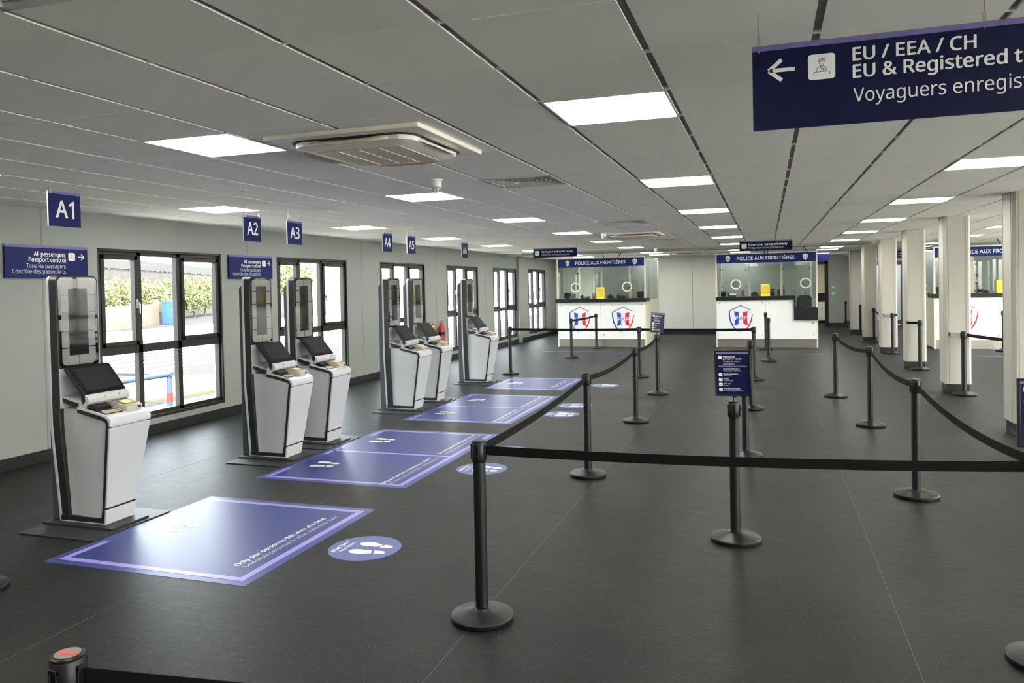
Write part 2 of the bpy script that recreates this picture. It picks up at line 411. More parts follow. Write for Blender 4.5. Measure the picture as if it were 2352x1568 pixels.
mb = MB(); mb.box(0, 0, 0, .06, .2, 2.36); mb.box(.66, 0, 0, .77, .2, 2.36); mb.box(0, 0, 2.25, .77, .2, 2.36); mb.build('door_frame', 'black', d, bevel=.004)
mb = MB(); mb.box(1.2, 33, 0, 2.9, 33.1, ZC); mb.box(1.2, 30.04, 0, 1.3, 33, ZC); mb.box(2.62, 31.3, 0, 2.7, 33, ZC)
structure(mb.build('wall_office', 'booth_cream'))
c = thing('storage_cabinet', 'white low cupboard with open dark shelf in the far doorway', 'cabinet', (1.35, 32.3, 0))
mb = MB(); mb.box(0, 0, .1, 1.1, .5, .82); mb.box(0, 0, 1.18, 1.1, .5, 1.24); mb.box(0, .45, .82, 1.1, .5, 1.18); mb.box(.28, 0, .82, .32, .5, 1.18); mb.build('carcass', 'plastic_white', c, bevel=.004)
box('dark_shelf_back', 'vent_dark', (.02, .43, .82, 1.08, .45, 1.18), c); box('plinth', 'black', (0, .03, 0, 1.1, .5, .1), c)
for x in (.02, .44, .78):
    dd = box('cupboard_door', 'plastic_white', (x, -.018, .12, x+.32, 0, .80), c, .003); box('door_knob', 'steel', (x+.27, -.035, .5, x+.285, -.018, .6), dd)
d = bpy.data.objects.new('door_2', None); COL.objects.link(d); structure(d); d.location = (3.5, 31.15, 0)
mb = MB(); mb.box(0, 0, 0, .07, .2, 2.33); mb.box(1.18, 0, 0, 1.25, .2, 2.33); mb.box(0, 0, 2.2, 1.25, .2, 2.33); mb.box(.07, .02, .01, 1.18, .08, .16); mb.build('door_frame', 'kiosk_rear', d, bevel=.004)
box('door_leaf', 'frost', (.07, .05, .16, 1.18, .09, 2.2), d)

# pillars
PY = [9.36, 12.65, 15.95, 19.25, 22.55, 25.85]
def pillar():
    t = thing('pillar', '', 'column', (2.47, PY[0], 0), 0, 'white boxed pillars right of the queue')
    mb = MB(); mb.prism([(.03, 0), (.315, 0), (.345, .03), (.345, .37), (.315, .4), (.03, .4), (0, .37), (0, .03)], 'z', .13, ZC)
    for x in (.055, .278): mb.box(x, -.004, .13, x+.012, .002, ZC)
    for y in (.05, .34): mb.box(-.004, y, .13, .002, y+.012, ZC); mb.box(.343, y, .13, .349, y+.012, ZC)
    mb.build('shaft', 'pillar', t)
    box('plinth', 'skirting', (.025, .025, 0, .32, .375, .13), t)
    mb = MB(); mb.box(-.02, .02, 0, .03, .07, .05); mb.build('floor_bracket', 'skirting', t, bevel=.004)
    return t
p0 = pillar()
plab = ['nearest white pillar, cut off by the right edge of the photo', 'second nearest white pillar, broad one with a belt post before its right side',
        'third white pillar along the row, black belt ending at its left edge', 'fourth white pillar along the row, post with belt centred before it',
        'fifth white pillar along the row, second farthest', 'farthest white pillar at the end of the row']
p0['label'] = plab[0]
for y, l in zip(PY[1:], plab[1:]): copy_tree(p0, (2.47, y, 0), l)

# ------------------------------------------------------------------ ceiling fittings
def ceiling_light():
    t = thing('ceiling_light', '', 'ceiling light', (0, 0, ZC), 0, 'square light panels in the ceiling grid')
    a, b = S/2-.004, .296
    mb = MB(); e = .012
    mb.box(-a, -b, -.004, -a+e, b, .012); mb.box(a-e, -b, -.004, a, b, .012); mb.box(-a, -b, -.004, a, -b+e, .012); mb.box(-a, b-e, -.004, a, b, .012)
    mb.build('frame', 'plastic_white', t)
    box('diffuser', 'panel_light', (-a+e, -b+e, .002, a-e, b-e, .011), t)
    return t
rown = {-7: 'row nearest the left windows', -3: 'second row from the left windows', 1: 'middle row above the barrier queue', 5: 'row just left of the pillars', 9: 'row right of the pillars', 13: 'row along the right wall'}
ordn = ['first', 'second', 'third', 'fourth', 'fifth', 'sixth', 'seventh', 'eighth', 'ninth', 'tenth']
seen = {-7: [7, 12, 17, 22, 27, 33, 36], -3: [2, 7, 12, 17, 22, 27, 33, 36], 1: [2, 7, 12, 17, 22, 27, 33, 36], 5: [7, 12, 17, 22, 27, 33, 36], 9: [17, 22, 27, 33, 36], 13: []}
farl = {(1, 46): 'glowing ceiling panel in the office beyond the far doorway', (5, 46): 'glowing ceiling panel in the far corner past the pillars', (5, 42): 'glowing ceiling panel before the far corner wall', (9, 46): 'glowing ceiling panel before the far frosted door'}
cl0 = None
for i, j in lights:
    lab = ('glowing square ceiling panel, %s from the camera in the %s' % (ordn[seen[i].index(j)], rown[i])) if j in seen[i] else 'glowing square ceiling panel outside the picture in the %s' % rown[i]
    lab = farl.get((i, j), lab)
    loc = (GX(i+.5), GY(j+.5), ZC)
    if cl0 is None: cl0 = ceiling_light(); cl0.location = loc; cl0['label'] = lab
    else: copy_tree(cl0, loc, lab)

def vent():
    t = thing('ceiling_vent', '', 'air vent', (0, 0, ZC), 0, 'square slatted vents in the ceiling')
    a, b = S/2-.004, .296
    box('duct', 'vent_dark', (-a+.03, -b+.03, .02, a-.03, b-.03, .03), t)
    mb = MB(); e = .03
    mb.box(-a, -b, -.004, -a+e, b, .03); mb.box(a-e, -b, -.004, a, b, .03); mb.box(-a, -b, -.004, a, -b+e, .03); mb.box(-a, b-e, -.004, a, b, .03); mb.build('frame', 'vent_slat', t)
    mb = MB()
    for k in range(1, 8):
        q = .028+k*.034
        for (x0, y0, x1, y1, hx, hy) in ((-a+q, -b+q, a-q, -b+q, 0, 1), (-a+q, b-q, a-q, b-q, 0, -1), (-a+q, -b+q, -a+q, b-q, 1, 0), (a-q, -b+q, a-q, b-q, -1, 0)):
            mb.add([(x0, y0, -.002), (x1, y1, -.002), (x1+hx*.004, y1+hy*.008, .008), (x0+hx*.008, y0+hy*.008, .008)], [(0, 1, 2, 3)])
    mb.build('slats', 'vent_slat', t, smooth=False)
    return t
vl = ['square slatted vent overhead beyond the top left of the photo', 'nearest slatted ceiling vent, right of the smoke detector', 'second slatted ceiling vent, before the middle cassette unit', 'third slatted ceiling vent, beyond the middle cassette unit', 'farthest slatted ceiling vent, near the far wall']
v0 = vent()
for k, (i, j) in enumerate(vents):
    loc = (GX(i+.5), GY(j+.5), ZC)
    if k == 0: v0.location = loc; v0['label'] = vl[0]
    else: copy_tree(v0, loc, vl[k])

def cassette():
    t = thing('air_conditioner', '', 'air conditioner', (0, 0, ZC), 0, 'ceiling cassette air conditioners')
    a = .49
    mb = MB(); mb.prism(rrect(-a, -a, a, a, .012, 2), 'z', -.014, .012); mb.build('cover_plate', 'ac_white', t, bevel=.004)
    mb = MB(); mb.prism(rrect(-.405, -.405, .405, .405, .12, 6), 'z', -.020, -.004); mb.build('air_slot', 'vent_dark', t)
    mb = MB()
    r0, r1 = rrect(-.385, -.385, .385, .385, .10, 6), rrect(-.31, -.31, .31, .31, .03, 6); n = len(r0)
    mb.add([(x, y, -.022) for x, y in r0]+[(x*.985, y*.985, -.045) for x, y in r0]+[(x, y, -.062) for x, y in r1],
           [(k, (k+1) % n, (k+1) % n+n, k+n) for k in range(n)]+[(k+n, (k+1) % n+n, (k+1) % n+2*n, k+2*n) for k in range(n)]+[tuple(range(2*n, 3*n))])
    mb.build('body_panel', 'ac_white', t)
    mb = MB(); mb.box(-.27, -.27, -.066, .27, .27, -.061)
    for x in (-.135, 0, .135): mb.box(x-.004, -.27, -.068, x+.004, .27, -.060, 1)
    mb.build('intake_grille', ['beige', 'ac_white'], t, bevel=0)
    for k in range(4):
        mb = MB(); ca, sa = math.cos(k*math.pi/2), math.sin(k*math.pi/2)
        prof = [(-.28, 0), (-.20, .045), (-.1, .06), (.1, .06), (.20, .045), (.28, 0)]
        vs = []
        for z, o_ in ((-.016, .365), (-.032, .37)):
            for u, dv in prof: 
                x, y = u, -(o_+dv*(1 if z < -.02 else .2)); vs.append((x*ca-y*sa, x*sa+y*ca, z-(dv*.35 if z < -.02 else 0)))
        n = len(prof); mb.add(vs, [(q, q+1, q+1+n, q+n) for q in range(n-1)])
        o = mb.build('louvre', 'beige' if k != 1 else 'ac_white', t); sm = o.modifiers.new('solid', 'SOLIDIFY'); sm.thickness = .006
    return t
cl = ['nearest ceiling cassette air conditioner with beige square grille', 'middle ceiling cassette air conditioner, beyond two ceiling vents', 'farthest ceiling cassette air conditioner, by the far wall']
c0 = cassette()
for k, (i, j) in enumerate(cass):
    loc = (GX(-1.0), GY(j+.08), ZC-.012)
    if k == 0: c0.location = loc; c0['label'] = cl[0]
    else: copy_tree(c0, loc, cl[k])
def detector():
    t = thing('smoke_detector', '', 'smoke detector', (0, 0, ZC), 0, 'smoke detectors on the ceiling')
    MB().lathe([(.06, 0), (.06, -.006), (.046, -.012), (.046, -.055), (.040, -.062), (.034, -.064)][::-1], n=24).build('base', 'plastic_white', t)
    MB().lathe([(.032, -.062), (.033, -.075), (.026, -.098), (.012, -.102)][::-1], n=16).build('chamber', 'device_light', t)
    mb = MB()
    for k in range(8):
        a = k*math.pi/4; mb.box(.03*math.cos(a)-.004, .03*math.sin(a)-.004, -.098, .03*math.cos(a)+.004, .03*math.sin(a)+.004, -.062)
    mb.build('cage', 'plastic_white', t)
    return t
s0 = detector(); s0.location = (GX(-1.55), GY(5.75), ZC); s0['label'] = 'nearest white smoke detector, left of the nearest ceiling vent'
copy_tree(s0, (GX(-1.68), GY(17.9), ZC), 'second smoke detector, at the corner of the middle cassette unit')
copy_tree(s0, (GX(-1.6), GY(28.3), ZC), 'farthest smoke detector, above the left police booth')
for (i, j, l) in ((-4.5, 5.5, 'small flush ceiling sensor between the two left light rows, nearest one'), (-5.5, 13.5, 'small flush ceiling sensor above sign A5')):
    t = thing('ceiling_sensor', l, 'sensor', (GX(i), GY(j), ZC), 0, 'flush ceiling sensors')
    MB().lathe([(.04, -.004), (.045, 0)], n=20).build('rim', 'plastic_white', t); MB().lathe([(.005, -.014), (.02, -.01), (.022, -.003)], n=16).build('lens', 'chrome', t)
t = thing('security_camera', 'black and white dome camera in the far left ceiling corner', 'camera', (-6.6, 25.85, ZC))
MB().lathe([(.07, -.06), (.075, 0)], n=20).build('mount', 'plastic_white', t); MB().lathe([(.01, -.13), (.04, -.115), (.06, -.085), (.062, -.06)], n=20).build('dome', 'screen', t)

# ------------------------------------------------------------------ signs
XH, YH, ZH = (1, 0, 0), (0, 1, 0), (0, 0, 1)
def officer_icon(mb, o, xd, up, s, mw, mi):
    """rounded white tile with an officer behind a desk; o = centre, s = side"""
    flat(mb, rrect(-s/2, -s/2, s/2, s/2, s*.13, 4), o, xd, up, mw)
    n = Vector(xd).cross(Vector(up)); o2 = Vector(o)+n*.0008; wd = s*.018
    q = lambda pts: [(a*s, b*s) for a, b in pts]
    for pts in ([(-.30, -.33), (-.29, -.20), (.29, -.20), (.30, -.33)], [(-.18, -.19), (-.16, -.04), (-.04, .03), (.04, .03), (.16, -.04), (.18, -.19)],
                [(-.10, .25), (-.09, .13), (-.05, .05), (.05, .05), (.09, .13), (.10, .25)], [(-.11, .25), (-.13, .31), (.13, .31), (.11, .25), (-.11, .25)], [(-.09, .21), (0, .19), (.09, .21)],
                [(-.10, 0), (.10, -.18)], [(-.06, .02), (.14, -.16)]):
        stroke(mb, q(pts), wd, o2, xd, up, mi)
def arrow(mb, o, xd, up, s, wd, mi, left):
    k = -1 if left else 1
    stroke(mb, [(-.5*s, 0), (.5*s, 0)], wd, o, xd, up, mi)
    stroke(mb, [(k*.03*s, .43*s), (k*.5*s+k*wd*.3, 0)], wd, o, xd, up, mi); stroke(mb, [(k*.5*s+k*wd*.3, 0), (k*.03*s, -.43*s)], wd, o, xd, up, mi)
def hanging(root, xs, z_top, plane):
    for a in xs:
        mb = MB(); p = (lambda z: (a, 0, z)) if plane == 'x' else (lambda z: (0, a, z))
        mb.tube([p(z_top+.02), p(ZC)], .0012, 6); o = mb.build('cable', 'steel', root)
        mb = MB(); mb.tube([p(z_top-.022), p(z_top+.03)], .0055, 8); mb.build('clamp', 'chrome', root)
# A1 to A6 above the kiosks, facing into the hall
KC = [(-4.995, 4.455), (-5.005, 6.675), (-5.02, 7.462), (-5.045, 9.722), (-5.05, 10.502), (-5.10, 12.752)]
SYC = [4.452, 6.677, 7.424, 9.642, 10.405, 12.533]
for k, y in enumerate(SYC):
    t = thing('hanging_sign', 'navy square hanging sign reading A%d' % (k+1), 'sign', (-5.0, y, 0), 0, 'lane number signs')
    z0, z1 = 2.205, 2.465; a = .1385
    mb = MB(); mb.box(-.006, -a, z0, .004, a, z1, 0); mb.box(-.0062, -a-.001, z1-.02, .0046, a+.001, z1+.0005, 1); mb.build('board', ['navy', 'lilac'], t)
    box('edge_strip', 'text', (-.007, -a-.004, z0-.001, .002, -a, z1), t)
    mb = MB(); text(mb, 'A%d' % (k+1), (.0055, 0, z0+.066), YH, ZH, .125, align='C', bold=True, width=.17 if k else .155); mb.build('lettering', 'text', t, smooth=False)
    hanging(t, (-.115, .115), z1, 'y')
# wall signs
for k, (y0, y1) in enumerate(((5.528, 6.482), (8.80, 9.768))):
    lab = 'navy wall sign reading All passengers, behind kiosk A1' if k == 0 else 'navy wall sign reading All passengers, behind kiosk A2'
    t = thing('wall_sign', lab, 'sign', (XL+.002, y0, 1.868), 0, 'passport control wall signs'); W_ = y1-y0
    mb = MB(); mb.box(0, 0, 0, .03, W_, .334, 0); mb.box(-.0, -.0005, .306, .0305, W_+.0005, .3345, 1); mb.build('board', ['navy', 'lilac'], t)
    X = .0315
    for s_, z_, h_, m_, w_, bd in (('All passengers', .222, .045, 'text', .385, True), ('Passport control', .166, .045, 'text', .445, True), ('Tous les passagers', .104, .043, 'text_thin', .475, False), ('Contrôle des passeports', .048, .043, 'text_thin', .635, False)):
        mb = MB(); text(mb, s_, (X, W_*.71, z_), YH, ZH, h_, 0, 'R', W_*w_, bd); mb.build('lettering', m_, t, smooth=False)
    mb = MB(); arrow(mb, (X, W_*.91, .226), YH, ZH, .072, .009, 0, False); mb.build('arrow', 'text', t, smooth=False)
    mb = MB(); officer_icon(mb, (X, W_*.79, .226), YH, ZH, .082, 0, 1); mb.build('pictogram', ['text', 'ink'], t, smooth=False)
# big hanging sign at the top right
t = thing('hanging_sign', 'large navy hanging sign with left arrow reading EU / EEA / CH', 'sign', (0, 2.712, 0))
x0, x1, z0, z1 = -.034, 1.30, 2.192, 2.470
mb = MB(); mb.box(x0, -.005, z0, x1, .005, z1, 0); mb.box(x0-.0005, -.0056, z1-.0175, x1+.0005, .0056, z1+.0005, 1); mb.build('board', ['navy_dimmed', 'lilac'], t)
Y = -.0064
mb = MB(); arrow(mb, (.060, Y, 2.385), XH, ZH, .078, .0125, 0, True); mb.build('arrow', 'text', t, smooth=False)
for s_, z_, wd, bd in (('EU / EEA / CH', 2.392, .347, True), ('EU & Registered travellers', 2.337, .70, True), ('Voyaguers enregistrés', 2.260, .565, False)):
    mb = MB(); text(mb, s_, (.274, Y, z_), XH, ZH, .041 if bd else .043, 0, 'L', wd, bd); mb.build('lettering', 'text', t, smooth=False)
mb = MB(); officer_icon(mb, (.180, Y, 2.383), XH, ZH, .082, 0, 1); mb.build('pictogram', ['text', 'ink'], t, smooth=False)
hanging(t, (-.013, .645, 1.28), z1, 'x')
# have your passport ready, two, before the booths
for k, (x0, x1, lab) in enumerate(((-4.63, -3.69, 'navy hanging sign reading Have your passport ready, before the left police booth'), (-.48, .48, 'navy hanging sign reading Have your passport ready, before the middle police booth'))):
    t = thing('hanging_sign', lab, 'sign', ((x0+x1)/2, 15.5, 0), 0, 'passport ready signs'); a = (x1-x0)/2; z0, z1 = 2.275, 2.465
    mb = MB(); mb.box(-a, -.02, z0, a, .02, z1, 0); mb.box(-a-.0005, -.0206, z1-.02, a+.0005, .0206, z1+.0005, 1); mb.build('board', ['navy_dimmed', 'lilac'], t)
    mb = MB(); text(mb, 'Have your passport ready', (-a+.17, -.0215, z0+.098), XH, ZH, .040, 0, 'L', 2*a*.73, True); mb.build('lettering', ['text', 'text_thin'], t, smooth=False); mb = MB(); text(mb, 'Préparez votre passeport', (-a+.17, -.0215, z0+.036), XH, ZH, .040, 1, 'L', 2*a*.66)
    mb.build('lettering', ['text', 'text_thin'], t, smooth=False)
    mb = MB(); officer_icon(mb, (-a+.087, -.0215, z0+.09), XH, ZH, .095, 0, 1); mb.build('pictogram', ['text', 'ink'], t, smooth=False)
    hanging(t, (-a+.02, a-.02), z1, 'x')
t = thing('hanging_sign', 'plain blue hanging sign above the far doorway', 'sign', (1.25, 24.2, 0))
box('board', 'navy', (-.48, -.02, 2.26, .48, .02, 2.46), t); hanging(t, (-.46, .46), 2.46, 'x')
t = thing('hanging_sign', 'distant navy hanging sign seen between two pillars', 'sign', (3.75, 24.2, 0))
mb = MB(); mb.box(-.5, -.02, 2.27, .5, .02, 2.46, 0); mb.build('board', ['navy'], t)
mb = MB(); text(mb, 'Have your passport ready', (-.33, -.0215, 2.385), XH, ZH, .04, 0, 'L', .72, True); mb.build('lettering', ['text'], t, smooth=False); mb = MB(); text(mb, 'Préparez votre passeport', (-.33, -.0215, 2.315), XH, ZH, .04, 0, 'L', .68); mb.build('lettering', ['text'], t, smooth=False)
hanging(t, (-.48, .48), 2.46, 'x')
t = thing('exit_button', 'small green break-glass unit on the far corner wall', 'alarm', (2.28, 29.9, 1.2))
box('housing', 'plastic_white', (-.05, -.03, -.06, .05, 0, .06), t, .004); box('face', 'green', (-.055, -.04, -.055, .055, -.03, .055), t, .004); box('figure', 'text', (-.02, -.043, -.03, .02, -.04, .03), t)
t = thing('wall_switch', 'grey switch plate above the green unit on the far corner wall', 'switch', (2.28, 29.9, 1.42)); box('plate', 'device_light', (-.05, -.012, -.05, .05, 0, .05), t, .003); box('rocker', 'plastic_white', (-.02, -.018, -.03, .02, -.012, .03), t)

# ------------------------------------------------------------------ barrier posts and belts
def stanchion():
    t = thing('barrier_post', '', 'barrier post', (0, 0, 0), 0, 'black belt barrier posts')
    MB().lathe([(.150, 0), (.158, .004), (.160, .010), (.160, .024), (.156, .030), (.10, .047), (.05, .058), (.045, .062), (.034, .063)], n=48).build('base', 'black_satin', t)
    MB().lathe([(.0325, .060), (.0325, .806)], n=32).build('pole', 'black_satin', t)
    MB().lathe([(.0335, .802), (.0355, .806), (.0355, .902), (.033, .906)], n=32).build('head', 'black', t)
    MB().lathe([(.034, .905), (.0345, .910), (.031, .913)], n=32).build('cap', 'black', t)
    for k in range(4):
        mb = MB(); mb.box(.034, -.011, .815, .0405, -.007, .892); mb.box(.034, .007, .815, .0405, .011, .892); mb.box(.034, -.011, .884, .041, .011, .894); mb.box(.034, -.007, .82, .0362, .007, .886)
        o = mb.build('belt_slot', 'black', t, bevel=.001); o.rotation_euler.z = k*math.pi/2
    return t
PX = dict(near=(-1.396, 3.636, 0), sign=(-.211, 5.2, 0), b=(-1.518, 6.64, .1), c=(-1.536, 9.391, .1), d=(-1.589, 11.788, 0), e=(-2.185, 13.877, 0),
          r1=(1.083, 6.595, .0), r2=(1.12, 9.654, .1), r3=(.934, 11.967, .1), far=(-4.319, 17.394, 0), far2=(-4.294, 20.05, 0), wall=(-4.684, 13.994, 0), f=(-.211, 13.797, 0),
          p2=(-.206, 10.63, 0), p3=(-.208, 7.727, 0), q1=(-.024, 19.95, 0), q2=(.033, 17.073, 0), m1=(2.677, 19.05, 0), m2=(2.669, 15.75, 0), m3=(2.67, 12.45, 0),
          m4=(2.70, 22.36, 0), m5=(2.72, 25.66, 0), m6=(2.667, 29.6, 0), m7=(5.057, 19.9, 0), m8=(4.75, 12.75, 0), nr=(1.145, 3.869, 0), lf=(-4.34, 3.199, 0), bl=(-1.452, 1.265, 0))
PL = dict(near='large black belt post in the centre foreground, whole base showing', sign='black belt post carrying the navy framed notice, behind the foreground belt',
          b='second post of the left belt line, next behind the foreground post', c='third post of the left belt line, between two sagging belts', d='fourth post of the left belt line, carrying the small glaring notice',
          e='black post behind the third left-line post, midway along the long cross belt', r1='nearest post of the right belt line, low right of the navy framed notice', r2='second post of the right belt line', r3='third and farthest post of the right belt line, before the pillars',
          far='nearer of two posts joined by a short belt before the left booth', far2='farther of two posts joined by a short belt, touching the left booth front', wall='black post beyond kiosk A6 at the left end of the long cross belt',
          f='black post at the right end of the long cross belt, before the middle booth', p2='black post just right of the navy notice, second behind it', p3='black post half hidden directly behind the navy framed notice',
          q1='farther of two close posts before the middle booth panel', q2='nearer of two close posts before the middle booth panel', m1='black post centred before the fourth pillar', m2='black post before the third pillar with short belt to the left',
          m3='black post before the second pillar, belt running off to the right', m4='black post before the fifth pillar', m5='black post between fifth and farthest pillars', m6='farthest black post, by the green unit on the far wall',
          m7='black post before the right booth, right of the second pillar', m8='black post hidden behind the nearest pillar on the right', nr='black post at the bottom right corner, only part of its base and notice in view', lf='black post off the left edge, only its base rim in view',
          bl='black post top with red mark on grey cap, bottom left corner')
st0 = stanchion(); POST = {}
for k, (x, y, a) in PX.items():
    if k == 'near': st0.location = (x, y, 0); st0['label'] = PL[k]; POST[k] = st0; continue
    POST[k] = copy_tree(st0, (x, y, 0), PL[k], a)
o = MB().lathe([(.026, .9125), (.0265, .9142)], n=28).build('cap_disc', 'cap_grey', POST['bl']); o2 = box('red_mark', 'red_mark', (-.006, -.022, .9142, .008, .022, .9146), o); o2.rotation_euler.z = -1.45

def belt(a, b, label, sag=.012, za=.862, zb=.862, m='belt', end=None):
    pa = Vector((PX[a][0], PX[a][1], za)); pb = Vector((PX[b][0], PX[b][1], zb)) if isinstance(b, str) else Vector((b[0], b[1], zb))
    dr = Vector((pb.x-pa.x, pb.y-pa.y, 0)).normalized(); nrm = Vector((-dr.y, dr.x, 0))
    pa = pa+dr*.041
    if isinstance(b, str): pb = pb-dr*.041
    t = thing('barrier_belt', label, 'belt', pa, 0, 'black retractable belts')
    n = 14; vs = []; h = .0235; th = .0012
    for i in range(n+1):
        s = i/n; p = pa.lerp(pb, s); p.z -= sag*4*s*(1-s); p -= pa
        for dz, sd in ((-h, -1), (-h, 1), (h, 1), (h, -1)): vs.append(p+nrm*th*sd+Vector((0, 0, dz)))
    fs = []
    for i in range(n):
        for k in range(4): k2 = (k+1) % 4; fs.append((i*4+k, i*4+k2, i*4+4+k2, i*4+4+k))
    fs += [(3, 2, 1, 0), tuple(n*4+k for k in range(4))]
    MB().add(vs, fs).build('webbing', m, t)
    mb = MB(); e = pb-pa-dr*.012; c_ = [e+nrm*sx*.006+dr*sy*.012+Vector((0, 0, sz*.028)) for sz in (-1, 1) for sy in (-1, 1) for sx in (-1, 1)]
    mb.add(c_, [(0, 2, 3, 1), (4, 5, 7, 6), (0, 1, 5, 4), (2, 6, 7, 3), (0, 4, 6, 2), (1, 3, 7, 5)]); mb.build('end_clip', 'black', t)
    return t
belt('near', 'nr', 'long black belt across the foreground from the centre post to the right edge', .02)
belt('near', 'b', 'black belt rising from the foreground post to the second left-line post', .03)
belt('b', 'c', 'sagging black belt between second and third posts of the left line', .05)
belt('c', 'd', 'black belt between third and fourth posts of the left line', .04)
belt('wall', 'e', 'level black belt across the front of the left booth', .008)
belt('e', 'f', 'level black belt before the plain far wall, left of the middle booth', .008)
belt('far', 'far2', 'short black belt slanting up across the left booth emblem', .02)
belt('r3', 'r2', 'slack dark belt between farthest and second posts of the right line', .06)
belt('r2', 'r1', 'slack dark belt between second and nearest posts of the right line', .07)
belt('r1', 'nr', 'slack dark belt running from the nearest right-line post off the right edge', .07)
belt('bl', (1.6, 1.66), 'black belt leaving the bottom left post under the picture edge', .01)
belt('m5', 'm4', 'short black belt joining the posts at the fifth and farthest pillars', .02)
belt('m2', (2.48, 15.93), 'short black belt from the post to the left edge of the third pillar', .0)
belt('m1', (2.80, 19.22), 'short dark belt to the right edge of the fourth pillar', .0)
belt('m1', (2.52, 19.235), 'short grey belt on the face of the fourth pillar', .0, m='belt_grey')
belt('m3', (2.52, 12.635), 'short grey belt on the face of the second pillar', .0, m='belt_grey')
belt('m3', 'm8', 'slack black belt from the second pillar post to behind the nearest pillar', .10)
belt('m8', 'm7', 'black belt rising from behind the nearest pillar to the right booth post', .08)
belt('m4', 'm1', 'short black belt end dipping right from the fifth pillar post', .08)

def notice(label, px, tilt=0., rotz=0., back=False, cat='sign', z0=.945):
    x, y, _ = PX[px]
    t = thing('framed_notice', label, cat, (x, y, .913), rotz, 'framed passport notices on posts'); t.rotation_euler.y = tilt
    w, h, z = .114, .300, z0-.913
    mb = MB(); e = .011
    mb.box(-w, -.008, z, -w+e, .008, z+h); mb.box(w-e, -.008, z, w, .008, z+h); mb.box(-w, -.008, z, w, .008, z+e); mb.box(-w, -.008, z+h-e, w, .008, z+h); mb.build('frame', 'black', t, bevel=.002)
    mb = MB(); mb.box(-w+e, -.004, z+e, w-e, .004, z+h-e, 0); mb.box(-w+e, -.0046, z+h-e-.014, w-e, .0, z+h-e, 1); mb.build('sheet', ['navy_dimmed', 'lilac'], t, smooth=False)
    Y = -.0052; L = -.058; T = z+h
    for s_, dz, hh, wd, mi, bd in (('Have your', .046, .0085, .078, 0, True), ('passport ready', .061, .0085, .117, 0, True), ('Préparez votre', .077, .0082, .106, 1, False), ('passeport', .093, .0082, .073, 1, False),
        ('PLEASE REMOVE', .126, .008, .102, 0, True), ('VEUILLEZ RETIRER', .138, .008, .107, 1, False), ('Face coverings', .158, .0068, .092, 0, True), ('Masques', .170, .0068, .053, 1, False),
        ('Hats', .190, .0068, .031, 0, True), ('Chapeaux', .202, .0068, .060, 1, False), ('Gloves', .222, .0068, .043, 0, True), ('Gants', .234, .0068, .036, 1, False), ('Passport covers', .254, .0068, .101, 0, True), ('Protège-passeports', .267, .0068, .118, 1, False)):
        mb = MB(); text(mb, s_, (L, Y, T-dz), XH, ZH, hh, 0, 'L', wd, bd); mb.build('lettering', 'text_thin' if mi else 'text', t, smooth=False)
    mb = MB(); flat(mb, [(-.091, -.0008), (.091, -.0008), (.091, .0008), (-.091, .0008)], (0, Y, T-.104), XH, ZH, 0)
    mb.build('rule', 'text_thin', t, smooth=False)
    mb = MB(); officer_icon(mb, (-.079, Y, T-.047), XH, ZH, .023, 0, 1)
    for k, dz in enumerate((.160, .192, .224, .256)):
        o = (-.077, Y, T-dz); flat(mb, rrect(-.0115, -.0105, .0115, .0105, .003, 3), o, XH, ZH, 0); o = (-.077, Y-.0007, T-dz)
        if k == 0: flat(mb, [(-.008, .003), (0, .001), (.008, .003), (.006, -.003), (0, -.001), (-.006, -.003)], o, XH, ZH, 1)
        if k == 1: stroke(mb, [(-.006, -.004), (-.005, .003), (.002, .005), (.006, -.002)], .002, o, XH, ZH, 1)
        if k == 2: flat(mb, [(-.008, -.003), (-.004, -.003), (.006, .002), (.007, .005), (.003, .003), (-.006, .001)], o, XH, ZH, 1)
        if k == 3: stroke(mb, [(-.006, -.005), (.004, -.005), (.005, .005), (0, 0)], .002, o, XH, ZH, 1)
    mb.build('pictograms', ['text', 'ink'], t, smooth=False)
    mb = MB(); mb.tube([(0, 0, .0), (0, 0, z+.004)], .006, 10); mb.tube([(.012, .0, z-.012), (.012, 0, z+.006)], .008, 8); mb.build('stem', 'black', t)
    return t
notice('navy framed notice reading Have your passport ready, PLEASE REMOVE, on the post right of centre', 'sign', R_(-1.0), R_(-4))
notice('small framed notice leaning right and catching glare, on the fourth left-line post', 'd', R_(4.5), R_(38), z0=.94)
notice('framed notice cut by the right picture edge, only its black left side in view', 'nr', 0, R_(4))

# ------------------------------------------------------------------ floor stickers
def footprints(mb, cx_, cy_, ang, mi, z, k=1.):
    sole = [(-.125, .004), (-.118, .026), (-.095, .041), (-.06, .045), (-.02, .040), (.015, .031), (.036, .024), (.020, -.024), (-.01, -.027), (-.05, -.033), (-.09, -.033), (-.115, -.022)]
    heel = [(.052, .026), (.072, .031), (.098, .029), (.118, .018), (.122, 0), (.114, -.017), (.092, -.026), (.066, -.027), (.038, -.024)]
    ca, sa = math.cos(ang), math.sin(ang)
    for sgn in (1, -1):
        for poly in (sole, heel):
            pts = []
            for x, y in poly:
                x2, y2 = x*k, (y*sgn+sgn*.062)*k
                a2 = sgn*-.10; x3, y3 = x2*math.cos(a2)-y2*math.sin(a2), x2*math.sin(a2)+y2*math.cos(a2)
                pts.append((x3*ca-y3*sa, x3*sa+y3*ca))
            flat(mb, pts, (cx_, cy_, z), XH, YH, mi)
